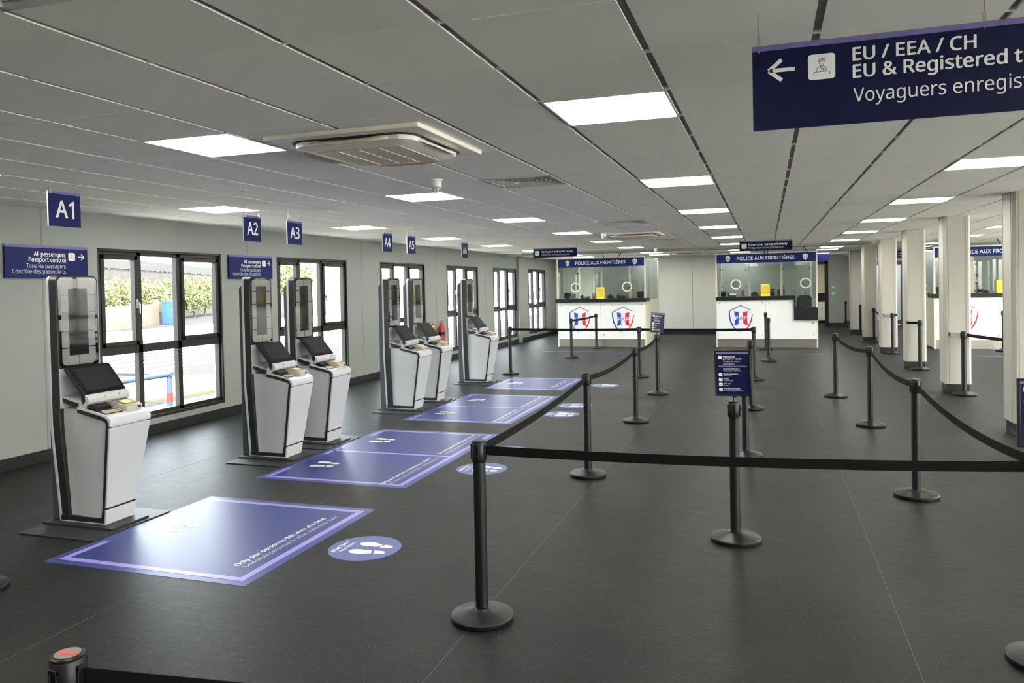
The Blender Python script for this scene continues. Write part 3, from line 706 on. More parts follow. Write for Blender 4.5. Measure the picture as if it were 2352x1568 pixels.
def sticker(label, x0, x1, y0, y1, feet, cells):
    t = thing('floor_sticker', label, 'floor sticker', (x0, y0, 0), 0, 'blue standing area stickers'); W_, H_ = x1-x0, y1-y0
    mb = MB(); mb.box(0, 0, 0, W_, H_, .0012, 0); mb.build('vinyl_sheet', ['sticker_edge'], t, smooth=False)
    mb = MB(); z = .0016; e, b = .06, .048
    flat(mb, [(e+b, e+b), (W_-e-b, e+b), (W_-e-b, H_-e-b), (e+b, H_-e-b)], (0, 0, z), XH, YH, 0); mb.build('field', ['sticker_navy'], t, smooth=False)
    mb = MB(); z = .002
    R = lambda a, c, d, f: flat(mb, [(a, c), (d, c), (d, f), (a, f)], (0, 0, z), XH, YH, 0)
    R(e, e, W_-e, e+b); R(e, H_-e-b, W_-e, H_-e); R(W_-e-b, e+b, W_-e, H_-e-b)
    R(e, e+b, e+b, e+.36); R(e, H_-e-.36, e+b, H_-e-b)
    if cells == 2: R(e+b*.2, H_/2-b*.5, W_-e-b, H_/2+b*.5); R(e, H_/2-.2, e+b, H_/2+.2)
    mb.build('border', ['sticker_lilac'], t, smooth=False)
    for k in range(cells):
        cyy = H_*(k+.5)/cells if cells == 2 else H_/2
        mb = MB(); text(mb, 'Only one person in this area at a time', (W_-.245, cyy-.52, .0024), YH, (-1, 0, 0), .040, 0, 'L', 1.0, True); mb.build('lettering', 'text', t, smooth=False)
        mb = MB(); text(mb, 'Une seule personne à la fois dans cette zone', (W_-.178, cyy-.52, .0024), YH, (-1, 0, 0), .038, 0, 'L', 1.06); mb.build('lettering', 'text_thin', t, smooth=False)
    for fx, fy in feet:
        mb = MB(); footprints(mb, fx, fy, 0, 0, .0024); mb.build('footprints', 'sticker_white', t, smooth=False)
sticker('nearest blue floor sticker, single area in front of kiosk A1', -4.39, -2.865, 3.668, 5.23, [(.34, .80)], 1)
sticker('double blue floor sticker in front of kiosks A2 and A3', -4.425, -2.92, 5.85, 8.27, [(.34, .62), (.34, 1.80)], 2)
sticker('double blue floor sticker in front of kiosks A4 and A5', -4.47, -3.0, 8.895, 11.31, [(.34, .62), (.34, 1.80)], 2)
sticker('farthest blue floor sticker, single area in front of kiosk A6', -4.50, -3.13, 11.93, 13.50, [(.34, .78)], 1)
for k, (x, y) in enumerate(((-2.513, 4.432), (-2.532, 6.664), (-2.56, 7.45), (-2.567, 9.736), (-2.565, 10.479), (-2.583, 12.653))):
    lab = ['nearest round Wait here sticker, beside the near blue floor sticker', 'round Wait here sticker half behind the foreground post', 'round Wait here sticker mostly hidden by the foreground belt', 'round Wait here sticker just left of the second left-line post, nearer of two',
           'round Wait here sticker behind the second left-line post, farther of two', 'farthest round Wait here sticker, right of the far blue sticker'][k]
    t = thing('round_floor_sticker', lab, 'floor sticker', (x, y, 0), 0, 'round wait here stickers')
    MB().lathe([(.237, 0), (.237, .0012)], n=56).build('disc', 'disc_blue', t, smooth=False)
    mb = MB(); text(mb, 'Wait here', (-.155, -.02, .0016), YH, (-1, 0, 0), .032, 0, 'C', .20, True); text(mb, 'Attends ici', (-.108, -.015, .0016), YH, (-1, 0, 0), .029, 0, 'C', .19); mb.build('lettering', 'text', t, smooth=False)
    mb = MB(); footprints(mb, .045, 0, 0, 0, .0016); mb.build('footprints', 'sticker_white', t, smooth=False)
for k, (x0, x1, y) in enumerate(((-5.45, -3.15, 18.95), (-1.24, 1.2, 18.75), (3.8, 6.2, 18.6))):
    lab = ['thin lilac floor line before the left booth', 'thin lilac floor line before the middle booth', 'thin lilac floor line before the right booth'][k]
    tag(MB().box(x0, y, 0, x1, y+.05, .0012).build('floor_line', 'sticker_lilac', smooth=False), lab, 'floor line', 'stop lines before the booths')

# ------------------------------------------------------------------ passport kiosks (front towards +x)
HW = lambda z: .127+(.185-.127)*max(0, min(1, (z-.02)/.72))
UF = lambda z: .430+(.556-.430)*max(0, min(1, (z-.02)/.72))
def ysect(mb, pts, y0f, y1f, mi=0, close=True):
    """side profile pts (u,z) between two lateral offsets given as functions of z"""
    n = len(pts); vs = [(u, y0f(z), z) for u, z in pts]+[(u, y1f(z), z) for u, z in pts]
    fs = [tuple(range(n)), tuple(range(2*n-1, n-1, -1))]+[(i, i+n, (i+1) % n+n, (i+1) % n) for i in range(n)]
    mb.add(vs, fs, mi)
def tower_poly(d, top, r):
    arc = []
    hw = .185-d
    for k in range(7): a = R_(90*k/6); arc.append((hw-r+r*math.cos(a), top-r+r*math.sin(a)))
    right = [(.127-d, .02), (.1568-d, .39), (.185-d, .74)]
    return right+arc+[(-y, z) for y, z in reversed(arc)]+[(-y, z) for y, z in reversed(right)]
def kiosk():
    t = thing('passport_kiosk', '', 'kiosk', (0, 0, 0), 0, 'white self service passport kiosks')
    mb = MB(); mb.prism(rrect(-.085, -.405, .598, .33, .02, 3), 'z', 0, .009); mb.build('floor_plate', 'plate', t, bevel=.002)
    mb = MB(); mb.prism(rrect(-.10, -.195, .558, .155, .012, 3), 'z', .009, .023); mb.build('floor_plate', 'plate', t, bevel=.002)
    mb = MB(); mb.prism([(-.105, .021), (0, .021), (0, 1.80), (-.05, 1.775), (-.105, 1.72)], 'y', -.10, .10); mb.build('rear_column', 'kiosk_rear', t, bevel=.006)
    mb = MB(); mb.prism(tower_poly(-.001, 1.836, .045), 'x', -.004, .020); mb.build('back_shell', 'kiosk_white', t, bevel=.004)
    mb = MB(); mb.prism(tower_poly(.002, 1.834, .045), 'x', .020, .090); mb.build('side_band', 'kiosk_dark', t, bevel=.004)
    # upper face: mirror glass, light panels, camera screen
    mb = MB(); mb.prism(rrect(-.170, 1.158, .170, 1.822, .035, 5), 'x', .090, .0935); head = mb.build('mirror_panel', 'mirror_glass', t)
    mb = MB()
    x = .0940
    cuts = [1.172, 1.30, 1.4225, 1.56, 1.69, 1.81]
    for s in (-1, 1):
        for z0, z1 in zip(cuts[:-1], cuts[1:]):
            lo = z0+(.004 if z0 > 1.18 else 0); hi = z1-(.004 if z1 < 1.8 else 0)
            c = .03
            if z1 > 1.8: pl = [(.085, lo), (.148, lo), (.148, hi-c), (.139, hi-.009), (.118, hi), (.004, hi), (.004, hi-.07), (.085, hi-.07)]
            elif z0 < 1.18: pl = [(.004, lo), (.118, lo), (.139, lo+.009), (.148, lo+c), (.148, hi), (.085, hi), (.085, lo+.07), (.004, lo+.07)]
            else: pl = [(.085, lo), (.148, lo), (.148, hi), (.085, hi)]
            pl = [(y*s, z) for y, z in pl]
            mb.prism(pl, 'x', .0936, x)
    mb.build('light_panel', 'light_ring', head)
    mb = MB(); mb.box(.0936, -.080, 1.246, .0942, .080, 1.736); mb.build('camera_screen', 'screen', head)
    box('neck_panel', 'kiosk_white', (.088, -.176, .86, .094, .176, 1.150), t, .003)
    # pedestal, hollowed at the sides behind the front column
    mb = MB(); rows = []
    for z in (.06, .2, .4, .6, .74, .80, .86):
        h = HW(z); uf = UF(z)-.012 if z < .79 else (.50 if z < .85 else .30)
        rows.append([(u, y, z) for u, y in ((.06, .80*h), (.10, .80*h), (.17, .78*h), (.215, .90*h), (uf-.07, .945*h), (uf, .945*h))])
    vs = []; n = 12
    for r in rows: vs += r+[(u, -y, z) for u, y, z in reversed(r)]
    fs = [(j*n+k, j*n+(k+1) % n, (j+1)*n+(k+1) % n, (j+1)*n+k) for j in range(len(rows)-1) for k in range(n)]+[tuple(range(n-1, -1, -1)), tuple(range((len(rows)-1)*n, len(rows)*n))]
    mb.add(vs, fs); mb.build('pedestal', 'kiosk_white', t)
    # dark edge trim round both sides
    def trim(s):
        mb = MB(); w = .030
        outer = [(.012, .028), (.20, .028), (UF(.03)-.004, .028), (UF(.14)-.004, .14), (UF(.4)-.004, .4), (.550, .735), (.555, .775), (.543, .803), (.515, .817), (.40, .842), (.262, .872)]
        inner = [(.012, .066), (.20, .066), (UF(.05)-.040, .066), (UF(.14)-.036, .14), (UF(.4)-.036, .4), (.518, .735), (.522, .765), (.514, .777), (.498, .787), (.39, .811), (.258, .840)]
        n = len(outer); vs = []
        for pts in (outer, inner):
            for off in (0, -.03):
                for u, z in pts: vs.append((u, s*(HW(z)+.0015+off), z))
        O, Oi, I, Ii = 0, n, 2*n, 3*n
        fs = []
        for k in range(n-1): fs += [(O+k, O+k+1, I+k+1, I+k), (Oi+k, Ii+k, Ii+k+1, Oi+k+1), (O+k, Oi+k, Oi+k+1, O+k+1), (I+k, I+k+1, Ii+k+1, Ii+k)]
        fs += [(O, I, Ii, Oi), (O+n-1, Oi+n-1, Ii+n-1, I+n-1)]
        mb.add(vs, fs)
        ysect(mb, [(.095, .945), (.30, .892), (.30, .858), (.095, .912)], lambda z: s*.160, lambda z: s*.130)
        mb.build('edge_trim', 'kiosk_dark', t)
    trim(1); trim(-1)
    mb = MB(); ysect(mb, [(UF(.03)-.05, .07), (UF(.03)-.004, .07), (UF(.4)-.004, .4), (.548, .735), (.50, .735), (UF(.4)-.05, .4)], lambda z: .9*HW(z), lambda z: -.9*HW(z)); mb.build('core', 'kiosk_dark', t)
    def front(name, z0, z1):
        mb = MB(); P = []
        zs = [z0, (z0+z1)/2, z1]
        pts = [(UF(z)-.012, z) for z in zs]+[(UF(z)+.004, z) for z in reversed(zs)]
        ysect(mb, pts, lambda z: HW(z)+.004, lambda z: -HW(z)-.004)
        return mb.build(name, 'kiosk_white', t, bevel=.003)
    front('front_door', .146, .738)
    lp = front('lower_panel', .022, .131)
    mb = MB(); ysect(mb, [(.0, .020), (UF(.02), .020), (UF(.02), .030), (.0, .030)], lambda z: HW(z)+.003, lambda z: -HW(z)-.003); mb.build('bottom_edge', 'kiosk_white', t)
    mb = MB(); ysect(mb, [(.553, .744), (.561, .748), (.565, .780), (.553, .808), (.528, .823), (.40, .851), (.262, .881), (.262, .868), (.39, .842), (.50, .816), (.535, .80), (.546, .77)], lambda z: .189, lambda z: -.189); mb.build('desk_top', 'kiosk_white', t)
    mb = MB(); ysect(mb, [(.09, .957), (.30, .903), (.30, .888), (.09, .942)], lambda z: .163, lambda z: -.163); mb.build('upper_deck', 'kiosk_white', t, bevel=.003)
    mb = MB(); ysect(mb, [(.27, .93), (.312, .93), (.312, .872), (.27, .872)], lambda z: -.182, lambda z: .02); mb.box(.09, -.05, .97, .20, .05, 1.10); mb.build('neck', 'kiosk_white', t, bevel=.003)
    # tilted touch screen
    mon = MB(); ysect(mon, [(.172, 1.166), (.338, .968), (.345, .925), (.322, .895), (.300, .93), (.300, .965), (.142, 1.150)], lambda z: .188, lambda z: -.188)
    mo = mon.build('monitor', 'kiosk_dark', t, bevel=.003)
    nx, nz = .766, .643
    def onscr(a, y): return (.172+.166*a+nx*.002, y, 1.166-.198*a+nz*.002)
    mb = MB(); c = [onscr(.015, -.184), onscr(.985, -.184), onscr(.985, .184), onscr(.015, .184)]; d_ = Vector((nx, 0, nz))*.003
    mb.add(c+[Vector(p)+d_ for p in c], [(3, 2, 1, 0), (4, 5, 6, 7), (0, 1, 5, 4), (1, 2, 6, 5), (2, 3, 7, 6), (3, 0, 4, 7)]); mb.build('bezel', 'bezel', mo)
    mb = MB(); c = [Vector(onscr(a, y))+d_*1.2 for a, y in ((.10, -.150), (.86, -.150), (.86, .158), (.10, .158))]; mb.add(c+[p+d_*.2 for p in c], [(3, 2, 1, 0), (4, 5, 6, 7), (0, 1, 5, 4), (1, 2, 6, 5), (2, 3, 7, 6), (3, 0, 4, 7)]); mb.build('touch_screen', 'screen_lit', mo)
    mb = MB(); ysect(mb, [(.338, .969), (.358, .958), (.372, .938), (.370, .915), (.352, .898), (.320, .892), (.318, .905), (.338, .93)], lambda z: .188, lambda z: -.188)
    lip = mb.build('screen_lip', 'kiosk_white', t)
    mb = MB()
    for y in (-.04, .09): mb.box(.350, y-.003, .930, .3735, y+.003, .952)
    mb.build('lip_tabs', 'device_light', lip)
    # devices on the sloping desk
    dz = lambda u: .823+(.528-u)*.219
    def slab(u0, u1, y0, y1, h, lift=0.):
        mb = MB(); pts = [(u0, dz(u0)+lift), (u1, dz(u1)+lift), (u1, dz(u1)+lift+h), (u0, dz(u0)+lift+h)]; ysect(mb, pts, lambda z: y0, lambda z: y1); return mb
    rd = slab(.325, .50, -.165, -.005, .004).build('passport_reader', 'black', t, bevel=.001)
    mb = MB(); ysect(mb, [(.335, dz(.335)+.004), (.40, dz(.40)+.004), (.395, dz(.4)+.022), (.345, dz(.345)+.042)], lambda z: -.155, lambda z: -.015); mb.build('reader_flap', 'screen', rd)
    mb = MB()
    for k in range(5): mb.box(.432+k*.012, -.15, dz(.432+k*.012)+.002, .437+k*.012, -.02, dz(.437+k*.012)+.006)
    mb.build('ribs', 'beige', rd)
    mb = MB(); mb.box(.44, -.148, dz(.44)+.004, .452, -.135, dz(.44)+.014); mb.build('reader_tab', 'device_light', rd)
    fs_ = slab(.335, .51, .020, .168, .040).build('fingerprint_scanner', 'device_light', t, bevel=.004)
    mb = slab(.340, .47, .026, .162, .004, .0405); mb.build('scanner_top', 'device_grey', fs_)
    mb = slab(.400, .465, .050, .13, .0035, .0428); mb.build('scanner_glass', 'scan_glass', fs_)
    mb = MB(); mb.box(.508, .12, dz(.51)+.012, .512, .15, dz(.51)+.028); mb.build('scanner_slot', 'black', fs_)
    return t
k0 = kiosk()
KL = ['nearest white passport kiosk, alone under sign A1', 'white passport kiosk under sign A2, left one of the second pair', 'white passport kiosk under sign A3, behind the A2 kiosk', 'white passport kiosk under sign A4, left one of the third pair',
      'white passport kiosk under sign A5, behind the A4 kiosk', 'farthest white passport kiosk, alone under sign A6']
for (x, y), l in zip(KC, KL):
    if l is KL[0]: k0.location = (x, y, 0); k0['label'] = l
    else: copy_tree(k0, (x, y, 0), l)

# ------------------------------------------------------------------ fire extinguisher on the left wall
t = thing('fire_extinguisher', 'red fire extinguisher with black horn on the left wall', 'fire extinguisher', (XL+.10, 15.83, .42))
mb = MB(); mb.lathe([(.055, 0), (.068, .01), (.068, .36), (.060, .40), (.035, .43), (.022, .44), (.022, .455)], n=24); mb.build('cylinder', 'red', t)
mb = MB(); mb.box(-.015, -.02, .45, .015, .02, .485); mb.tube([(0, -.0, .48), (0, .05, .50), (0, .085, .535)], .008, 6); mb.tube([(0, 0, .485), (0, -.04, .50), (0, -.06, .52)], .007, 6); mb.build('valve_handle', 'red', t, bevel=.002)
mb = MB(); mb.tube([(0, .01, .465), (.0, .08, .468), (0, .105, .45), (0, .108, .38), (0, .11, .34)], .007, 8); hs = mb.build('hose', 'black', t)
mb = MB(); mb.lathe([(.042, .14), (.030, .24), (.018, .34), (.012, .36)], c=(0, .125, 0), n=16); mb.build('horn', 'black', t)
mb = MB(); mb.lathe([(.0685, .20), (.0685, .28)], n=24); mb.build('label_band', 'black', t); box('bracket', 'steel', (-.095, -.02, .30, -.05, .02, .36), t)
t = thing('extinguisher_notice', 'small narrow notice on the wall left of the fire extinguisher', 'sign', (XL+.002, 15.55, .70)); box('plate', 'yellow', (0, 0, 0, .004, .09, .21), t)
mb = MB(); mb.box(.004, 0, .15, .0046, .09, .21, 0); mb.box(.004, .01, .03, .0046, .08, .11, 1); mb.build('printing', ['red', 'beige'], t)

# ------------------------------------------------------------------ police booths
SHIELD = [(-.29, .225), (0, .370), (.29, .225), (.297, .10), (.268, -.06), (.20, -.20), (.10, -.30), (0, -.358), (-.10, -.30), (-.20, -.20), (-.268, -.06), (-.297, .10)]
def emblem(parent, x, z, k=1., y=-.006):
    """shield with grey roof line, blue and red edges, two coloured bars and three letters"""
    mb = MB(); o = (x, y, z)
    sc = lambda pts: [(a*k, b*k) for a, b in pts]
    flat(mb, sc([(-.265, .215), (0, .345), (.265, .215), (.275, .10), (.248, -.055), (.185, -.185), (.09, -.285), (0, -.345), (-.09, -.285), (-.185, -.185), (-.248, -.055), (-.275, .10)]), o, XH, ZH)
    sh = mb.build('shield', 'paf_body', parent, smooth=False)
    def piece(name, m, polys, dy):
        mb = MB()
        for p in polys: flat(mb, sc(p), (x, y-dy, z), XH, ZH)
        mb.build(name, m, sh, smooth=False)
    piece('roof_line', 'paf_grey', [[(-.292, .222), (0, .370), (0, .330), (-.262, .198)], [(0, .370), (.272, .238), (.225, .228), (0, .330)]], .002)
    piece('blue_edge', 'paf_blue', [[(-.292, .215), (-.262, .200), (-.262, .09), (-.297, .10)], [(-.297, .10), (-.262, .09), (-.232, -.05), (-.268, -.06)], [(-.268, -.06), (-.232, -.05), (-.17, -.19), (-.20, -.20)], [(-.20, -.20), (-.17, -.19), (-.085, -.285), (-.10, -.30)], [(-.10, -.30), (-.085, -.285), (-.01, -.345)]], .002)
    piece('red_edge', 'paf_red', [[(.272, .215), (.284, .15), (.297, .10), (.275, .10)], [(.297, .10), (.275, .10), (.236, -.05), (.268, -.06)], [(.268, -.06), (.236, -.05), (.168, -.19), (.20, -.20)], [(.20, -.20), (.168, -.19), (.09, -.285), (.10, -.30)]], .002)
    piece('blue_bar', 'paf_blue', [[(-.160, .208), (-.052, .180), (-.050, .10), (-.047, .02), (-.050, -.06), (-.055, -.125), (-.158, -.170), (-.148, -.06), (-.146, .06)]], .002)
    piece('red_bar', 'paf_red', [[(.062, .180), (.172, .208), (.158, .06), (.160, -.06), (.175, -.165), (.068, -.125), (.063, -.06), (.060, .02), (.060, .10)]], .002)
    mb = MB()
    for ch, a, mi in (('P', -.098, 0), ('A', .008, 1), ('F', .115, 0)): text(mb, ch, (x+a*k, y-.004, z-.020*k), XH, ZH, .088*k, mi, 'C', (.070 if ch != 'A' else .088)*k, True)
    mb.build('letters', ['text', 'paf_grey'], sh, smooth=False)
def small_shield(parent, x, z, y, k=.20):
    mb = MB(); o = (x, y, z); flat(mb, [(a*k, b*k*1.12) for a, b in SHIELD], o, XH, ZH, 0)
    o = (x, y-.0015, z)
    flat(mb, [(-.15*k, .16*k), (-.05*k, .14*k), (-.05*k, .03*k), (-.15*k, .05*k)], o, XH, ZH, 1); flat(mb, [(-.15*k, -.02*k), (-.05*k, -.02*k), (-.05*k, -.13*k), (-.15*k, -.16*k)], o, XH, ZH, 1)
    flat(mb, [(.05*k, .14*k), (.16*k, .16*k), (.16*k, .05*k), (.05*k, .03*k)], o, XH, ZH, 2); flat(mb, [(.05*k, -.02*k), (.16*k, -.02*k), (.16*k, -.16*k), (.05*k, -.13*k)], o, XH, ZH, 2)
    return mb.build('shield_mark', ['text', 'ink', 'paf_red'], parent, smooth=False)
def booth(label, x0, x1, yf, mull, rings, dots_hi, emb, low=None, seam=None, back_open=0, bolts=()):
    W_ = x1-x0; D = 2.6; T = 2.42
    t = thing('police_booth', label, 'booth', (x0, yf, 0), 0, 'border police booths')
    for px_, py_ in ((0, 0), (W_-.04, 0), (0, D-.04), (W_-.04, D-.04)): box('corner_post', 'alu', (px_, py_, 0, px_+.04, py_+.04, T), t, .003)
    mb = MB(); mb.box(.04, 0, T-.03, W_-.04, .04, T); mb.box(.04, D-.04, T-.03, W_-.04, D, T); mb.box(0, .04, T-.03, .04, D-.04, T); mb.box(W_-.04, .04, T-.03, W_, D-.04, T); mb.build('roof_rail', 'alu', t, bevel=.003)
    sb = box('name_board', 'police_blue', (.035, -.016, 2.163, W_-.035, -.002, 2.388), t, .002)
    mb = MB(); text(mb, 'POLICE AUX FRONTIÈRES', (W_/2, -.0185, 2.234), XH, ZH, .084, 0, 'C', W_*.562, True); mb.build('lettering', 'text', sb, smooth=False)
    small_shield(sb, W_*.128, 2.277, -.0185); small_shield(sb, W_*.885, 2.277, -.0185)
    # front panel, plinth, counter
    lx = (low-x0) if low else None
    mb = MB()
    if low: mb.prism([(.03, .215), (W_-.03, .215), (W_-.03, .69), (lx, .69), (lx, 1.205), (.03, 1.205)], 'y', -.004, .02)
    else: mb.prism([(.03, .215), (W_-.03, .215), (W_-.03, 1.205), (.03, 1.205)], 'y', -.004, .02)
    fp = mb.build('front_panel', 'white_gloss', t)
    if seam: box('panel_seam', 'seam', (seam-x0-.0015, -.0048, .69 if low and seam > low else .215, seam-x0+.0015, -.0035, 1.205), fp)
    for bx, bz in bolts:
        mb = MB(); mb.prism([(bx-x0+.014*math.cos(R_(a)), bz+.014*math.sin(R_(a))) for a in range(0, 360, 30)], 'y', -.010, -.003); mb.build('panel_bolt', 'chrome', fp)
    box('plinth_rail', 'steel', (.03, -.006, .192, W_-.03, .03, .214), t, .002)
    box('plinth', 'steel', (.04, .03, 0, W_-.04, .05, .192), t)
    if low:
        box('counter', 'black', (0, -.06, 1.205, lx+.03, .55, 1.305), t, .004)
        mb = MB(); mb.prism([(lx, .69), (W_-.005, .69), (W_-.005, .80), (lx+.03, .80), (lx+.03, 1.205), (lx, 1.205)], 'y', -.07, .02); mb.box(lx+.03, -.05, .80, W_-.005, .0, 1.01); mb.box(lx+.03, 0, .98, W_-.02, .6, 1.01); mb.build('low_counter', 'black', t, bevel=.003)
    else: box('counter', 'black', (-.03, -.10, 1.208, W_+.02, .55, 1.305), t, .004)
    # glazing
    xs = [0.04]+[m-x0 for m, wd in mull]+[W_-.04]
    for m, wd in mull: box('mullion', 'alu', (m-x0-wd/2, .05, 1.305 if not (low and m > low) else 1.01, m-x0+wd/2, .075, 2.40), t, .002)
    if low:
        box('front_glass', 'booth_glass', (.04, .025, 1.305, lx+.03, .033, 2.165), t); box('front_glass', 'booth_glass', (lx+.032, .025, 1.01, W_-.04, .033, 2.165), t)
    else: box('front_glass', 'booth_glass', (.04, .025, 1.305, W_-.04, .033, 2.165), t)
    for rx, rz in rings:
        mb = MB(); mb.lathe([(.128, -.012), (.132, 0), (.128, .012), (.104, .012), (.100, 0), (.104, -.012)], n=40); 
        for k in range(40): mb.f.append([5*40+k, 5*40+(k+1) % 40, (k+1) % 40, k]); mb.m.append(0)
        mb.f = [f for f in mb.f if len(f) < 10]; mb.m = mb.m[:len(mb.f)]
        r = mb.build('speech_ring', 'plastic_white', t); r.location = (rx-x0, .014, rz); r.rotation_euler.x = math.pi/2
        mb = MB(); mb.lathe([(.099, -.002), (.099, .002)], n=30); g = mb.build('speech_disc', 'booth_glass', t); g.location = (rx-x0, .014, rz); g.rotation_euler.x = math.pi/2
    for dx, dz in dots_hi:
        mb = MB(); mb.prism([(dx-x0+.017*math.cos(R_(a)), dz+.017*math.sin(R_(a))) for a in range(0, 360, 30)], 'y', .012, .045); mb.build('glass_fixing', 'black', t)
    # sides and back
    for sx in (0.01, W_-.03):
        box('side_panel', 'booth_cream', (sx, .04, .02, sx+.02, D-.04, 1.25), t); box('side_glass', 'booth_glass', (sx+.006, .04, 1.25, sx+.014, D-.04, T-.03), t)
    box('back_panel', 'booth_back', (.04+back_open, D-.03, .02, W_-.04, D-.01, T-.03), t)
    box('desk', 'booth_cream', (.05, .25, .70, W_-.05, .85, .73), t)
    for ex, ez in emb: emblem(t, ex-x0, ez)
    return t
booth('left police booth with two shield emblems on its white front', -5.45, -3.025, 20.45, [(-4.221, .055), (-3.456, .055)], [(-4.939, 1.616), (-3.53, 1.612)],
      [(-4.87, 2.0), (-4.275, 2.0), (-3.395, 2.0), (-3.39, 1.53)], [(-4.828, .728), (-3.648, .725)], None, -4.25, .50, [(-5.335, 1.137), (-4.32, 1.137), (-4.17, 1.137), (-3.12, 1.137), (-5.335, .333), (-4.17, .333), (-3.116, .33)])
booth('middle police booth with one shield emblem and a lowered black counter at right', -1.245, 1.22, 20.6, [(-1.127, .012), (-.407, .06), (.368, .06), (1.082, .012)], [(-.74, 1.616), (.937, 1.618)],
      [(-1.09, 1.985), (-.49, 1.985), (.415, 1.985), (1.04, 1.985), (-1.085, 1.545), (-.485, 1.545), (.42, 1.545), (1.04, 1.10)], [(-.632, .722)], .655, -.023, 0, [(-1.152, 1.134), (-.101, 1.136), (.059, 1.134), (.56, 1.135), (-1.154, .316), (-.102, .313), (1.112, .314), (1.10, .62)])
booth('right police booth behind the pillars, its board partly hidden', 3.76, 6.2, 20.42, [(4.58, .06), (5.40, .06)], [(5.95, 1.616)],
      [(4.65, 1.985), (5.33, 1.985), (3.9, 1.985), (4.65, 1.545)], [(4.385, .722)], None, 4.96, 0, [(3.9, 1.135), (4.80, 1.136), (5.09, 1.134), (6.1, 1.135), (3.9, .316), (4.80, .313), (5.09, .313)])
for k, (xc, y, l) in enumerate(((-4.15, 20.40, 'dark hoops above the left booth, two curved cables to the ceiling'), (.0, 20.55, 'pair of straight cables above the middle booth board'), (.93, 20.55, 'slanted cable above the right part of the middle booth'), (5.2, 20.40, 'short dark cable above the right booth'))):
    t = thing('ceiling_cable', l, 'cable', (xc, y+.4, 2.42))
    def run(pts): MB().tube(pts, .010, 8).build('strand', 'kiosk_dark', t)
    if k == 0: run([(.02, -.36, -.03), (-.04, -.2, .06), (-.05, -.1, .158)]); run([(.36, -.36, -.03), (.44, -.2, .07), (.43, -.1, .158)])
    elif k == 1: run([(-.03, -.38, -.03), (-.03, -.2, .158)]); run([(.05, -.38, -.03), (.05, -.2, .158)])
    elif k == 2: run([(.06, -.38, -.03), (-.05, -.1, .158)])
    else: run([(-.03, -.38, -.03), (-.06, -.1, .158)])

# notices and things on the counters
def poster(x0, z0, y, label):
    t = thing('yellow_notice', label, 'notice', (x0, y, z0), 0, 'yellow notices on the booth counters'); w, h = .215, .305
    box('sheet', 'yellow', (0, 0, 0, w, .004, h), t)
    mb = MB(); random.seed(3)
    for k in range(15):
        if k in (0, 8): continue
        a = random.uniform(.80, .95)*w; z = h-.03-k*.0155; mb.box((w-a)/2, -.0006, z, (w+a)/2, .0002, z+.008)
    mb.build('printed_lines', 'yellow_ink', t)
    mb = MB(); mb.prism([(0, .0), (.06, .0), (0, .10)], 'x', w/2-.03, w/2+.03); mb.v = [(x, y_+.004, z) for x, y_, z in mb.v]; mb.build('stand', 'plastic_white', t)
poster(-4.338, 1.306, 20.37, 'yellow notice standing on the left booth counter')
poster(-.131, 1.306, 20.546, 'yellow notice standing on the middle booth counter')
poster(5.04, 1.306, 20.34, 'yellow notice standing on the right booth counter')
CZ = 1.306
def wedge_reader(label, x, y, w=.18, h=.16, m='black'):
    t = thing('document_reader', label, 'scanner', (x, y, CZ), 0, 'dark desk devices behind the booth glass')
    mb = MB(); mb.prism([(-.07, 0), (.09, 0), (.06, .03), (-.05, .03)], 'y', 0, .14); mb.build('foot', m, t, bevel=.004)
    mb = MB(); mb.prism([(0, .03), (.05, .03), (.13, h), (.09, h+.01)], 'x', -w/2, w/2); mb.build('head', m, t, bevel=.004); box('slot', 'screen', (-w/2+.02, .045, h*.4, w/2-.02, .05, h*.5), t)
def phone(label, x, y):
    t = thing('desk_phone', label, 'telephone', (x, y, CZ), 0, 'desk phones on the booth counters')
    mb = MB(); mb.prism([(0, 0), (.16, 0), (.16, .07), (0, .025)], 'x', -.11, .11); mb.build('base', 'black_satin', t, bevel=.006)
    mb = MB(); mb.tube([(-.09, .02, .06), (-.09, .06, .085), (-.09, .11, .085), (-.09, .15, .09)], [.026, .016, .016, .026], 10); mb.build('handset', 'black', t)
    mb = MB(); mb.tube([(-.11, .03, .03), (-.17, .02, .02), (-.15, -.03, .012), (-.22, .0, .01)], .006, 6); mb.build('cord', 'black', t)
def cap(label, x, y):
    t = thing('peaked_cap', label, 'hat', (x, y, CZ), 0, 'caps left on the booth counters')
    MB().lathe([(.085, 0), (.09, .03), (.085, .07), (.06, .10), (.02, .115), (.004, .117)], n=24).build('crown', 'black_satin', t)
    mb = MB(); mb.prism([(-.07, -.07), (-.04, -.14), (0, -.155), (.04, -.14), (.07, -.07)], 'z', .0, .008); mb.build('peak', 'black', t)
def carton(label, x, y, w, h, m='wood', cat='box'):
    t = thing('box', label, cat, (x, y, CZ), 0, 'boxes on the booth counters'); box('body', m, (0, 0, 0, w, .10, h), t, .004); box('lid_line', 'beige', (0, -.001, h*.7, w, .0, h*.75), t)
wedge_reader('black document reader at the left end of the left booth counter', -5.22, 20.62); wedge_reader('small pale reader beside the black one on the left booth counter', -5.05, 20.62, .12, .12, 'device_grey')
phone('black phone with loose cord on the left booth counter, left of the yellow notice', -4.72, 20.6)
carton('brown box left of the yellow notice on the left booth counter', -4.53, 20.7, .085, .15); cap('dark cap right of the yellow notice on the left booth counter', -4.03, 20.70)
phone('black phone right of the cap on the left booth counter', -3.72, 20.6); carton('brown box under the right speech ring of the left booth', -3.62, 20.72, .13, .16)
carton('pale box near the right end of the left booth counter', -3.42, 20.7, .12, .15, 'device_light'); wedge_reader('black reader at the right end of the left booth counter', -3.2, 20.6, .16, .17)
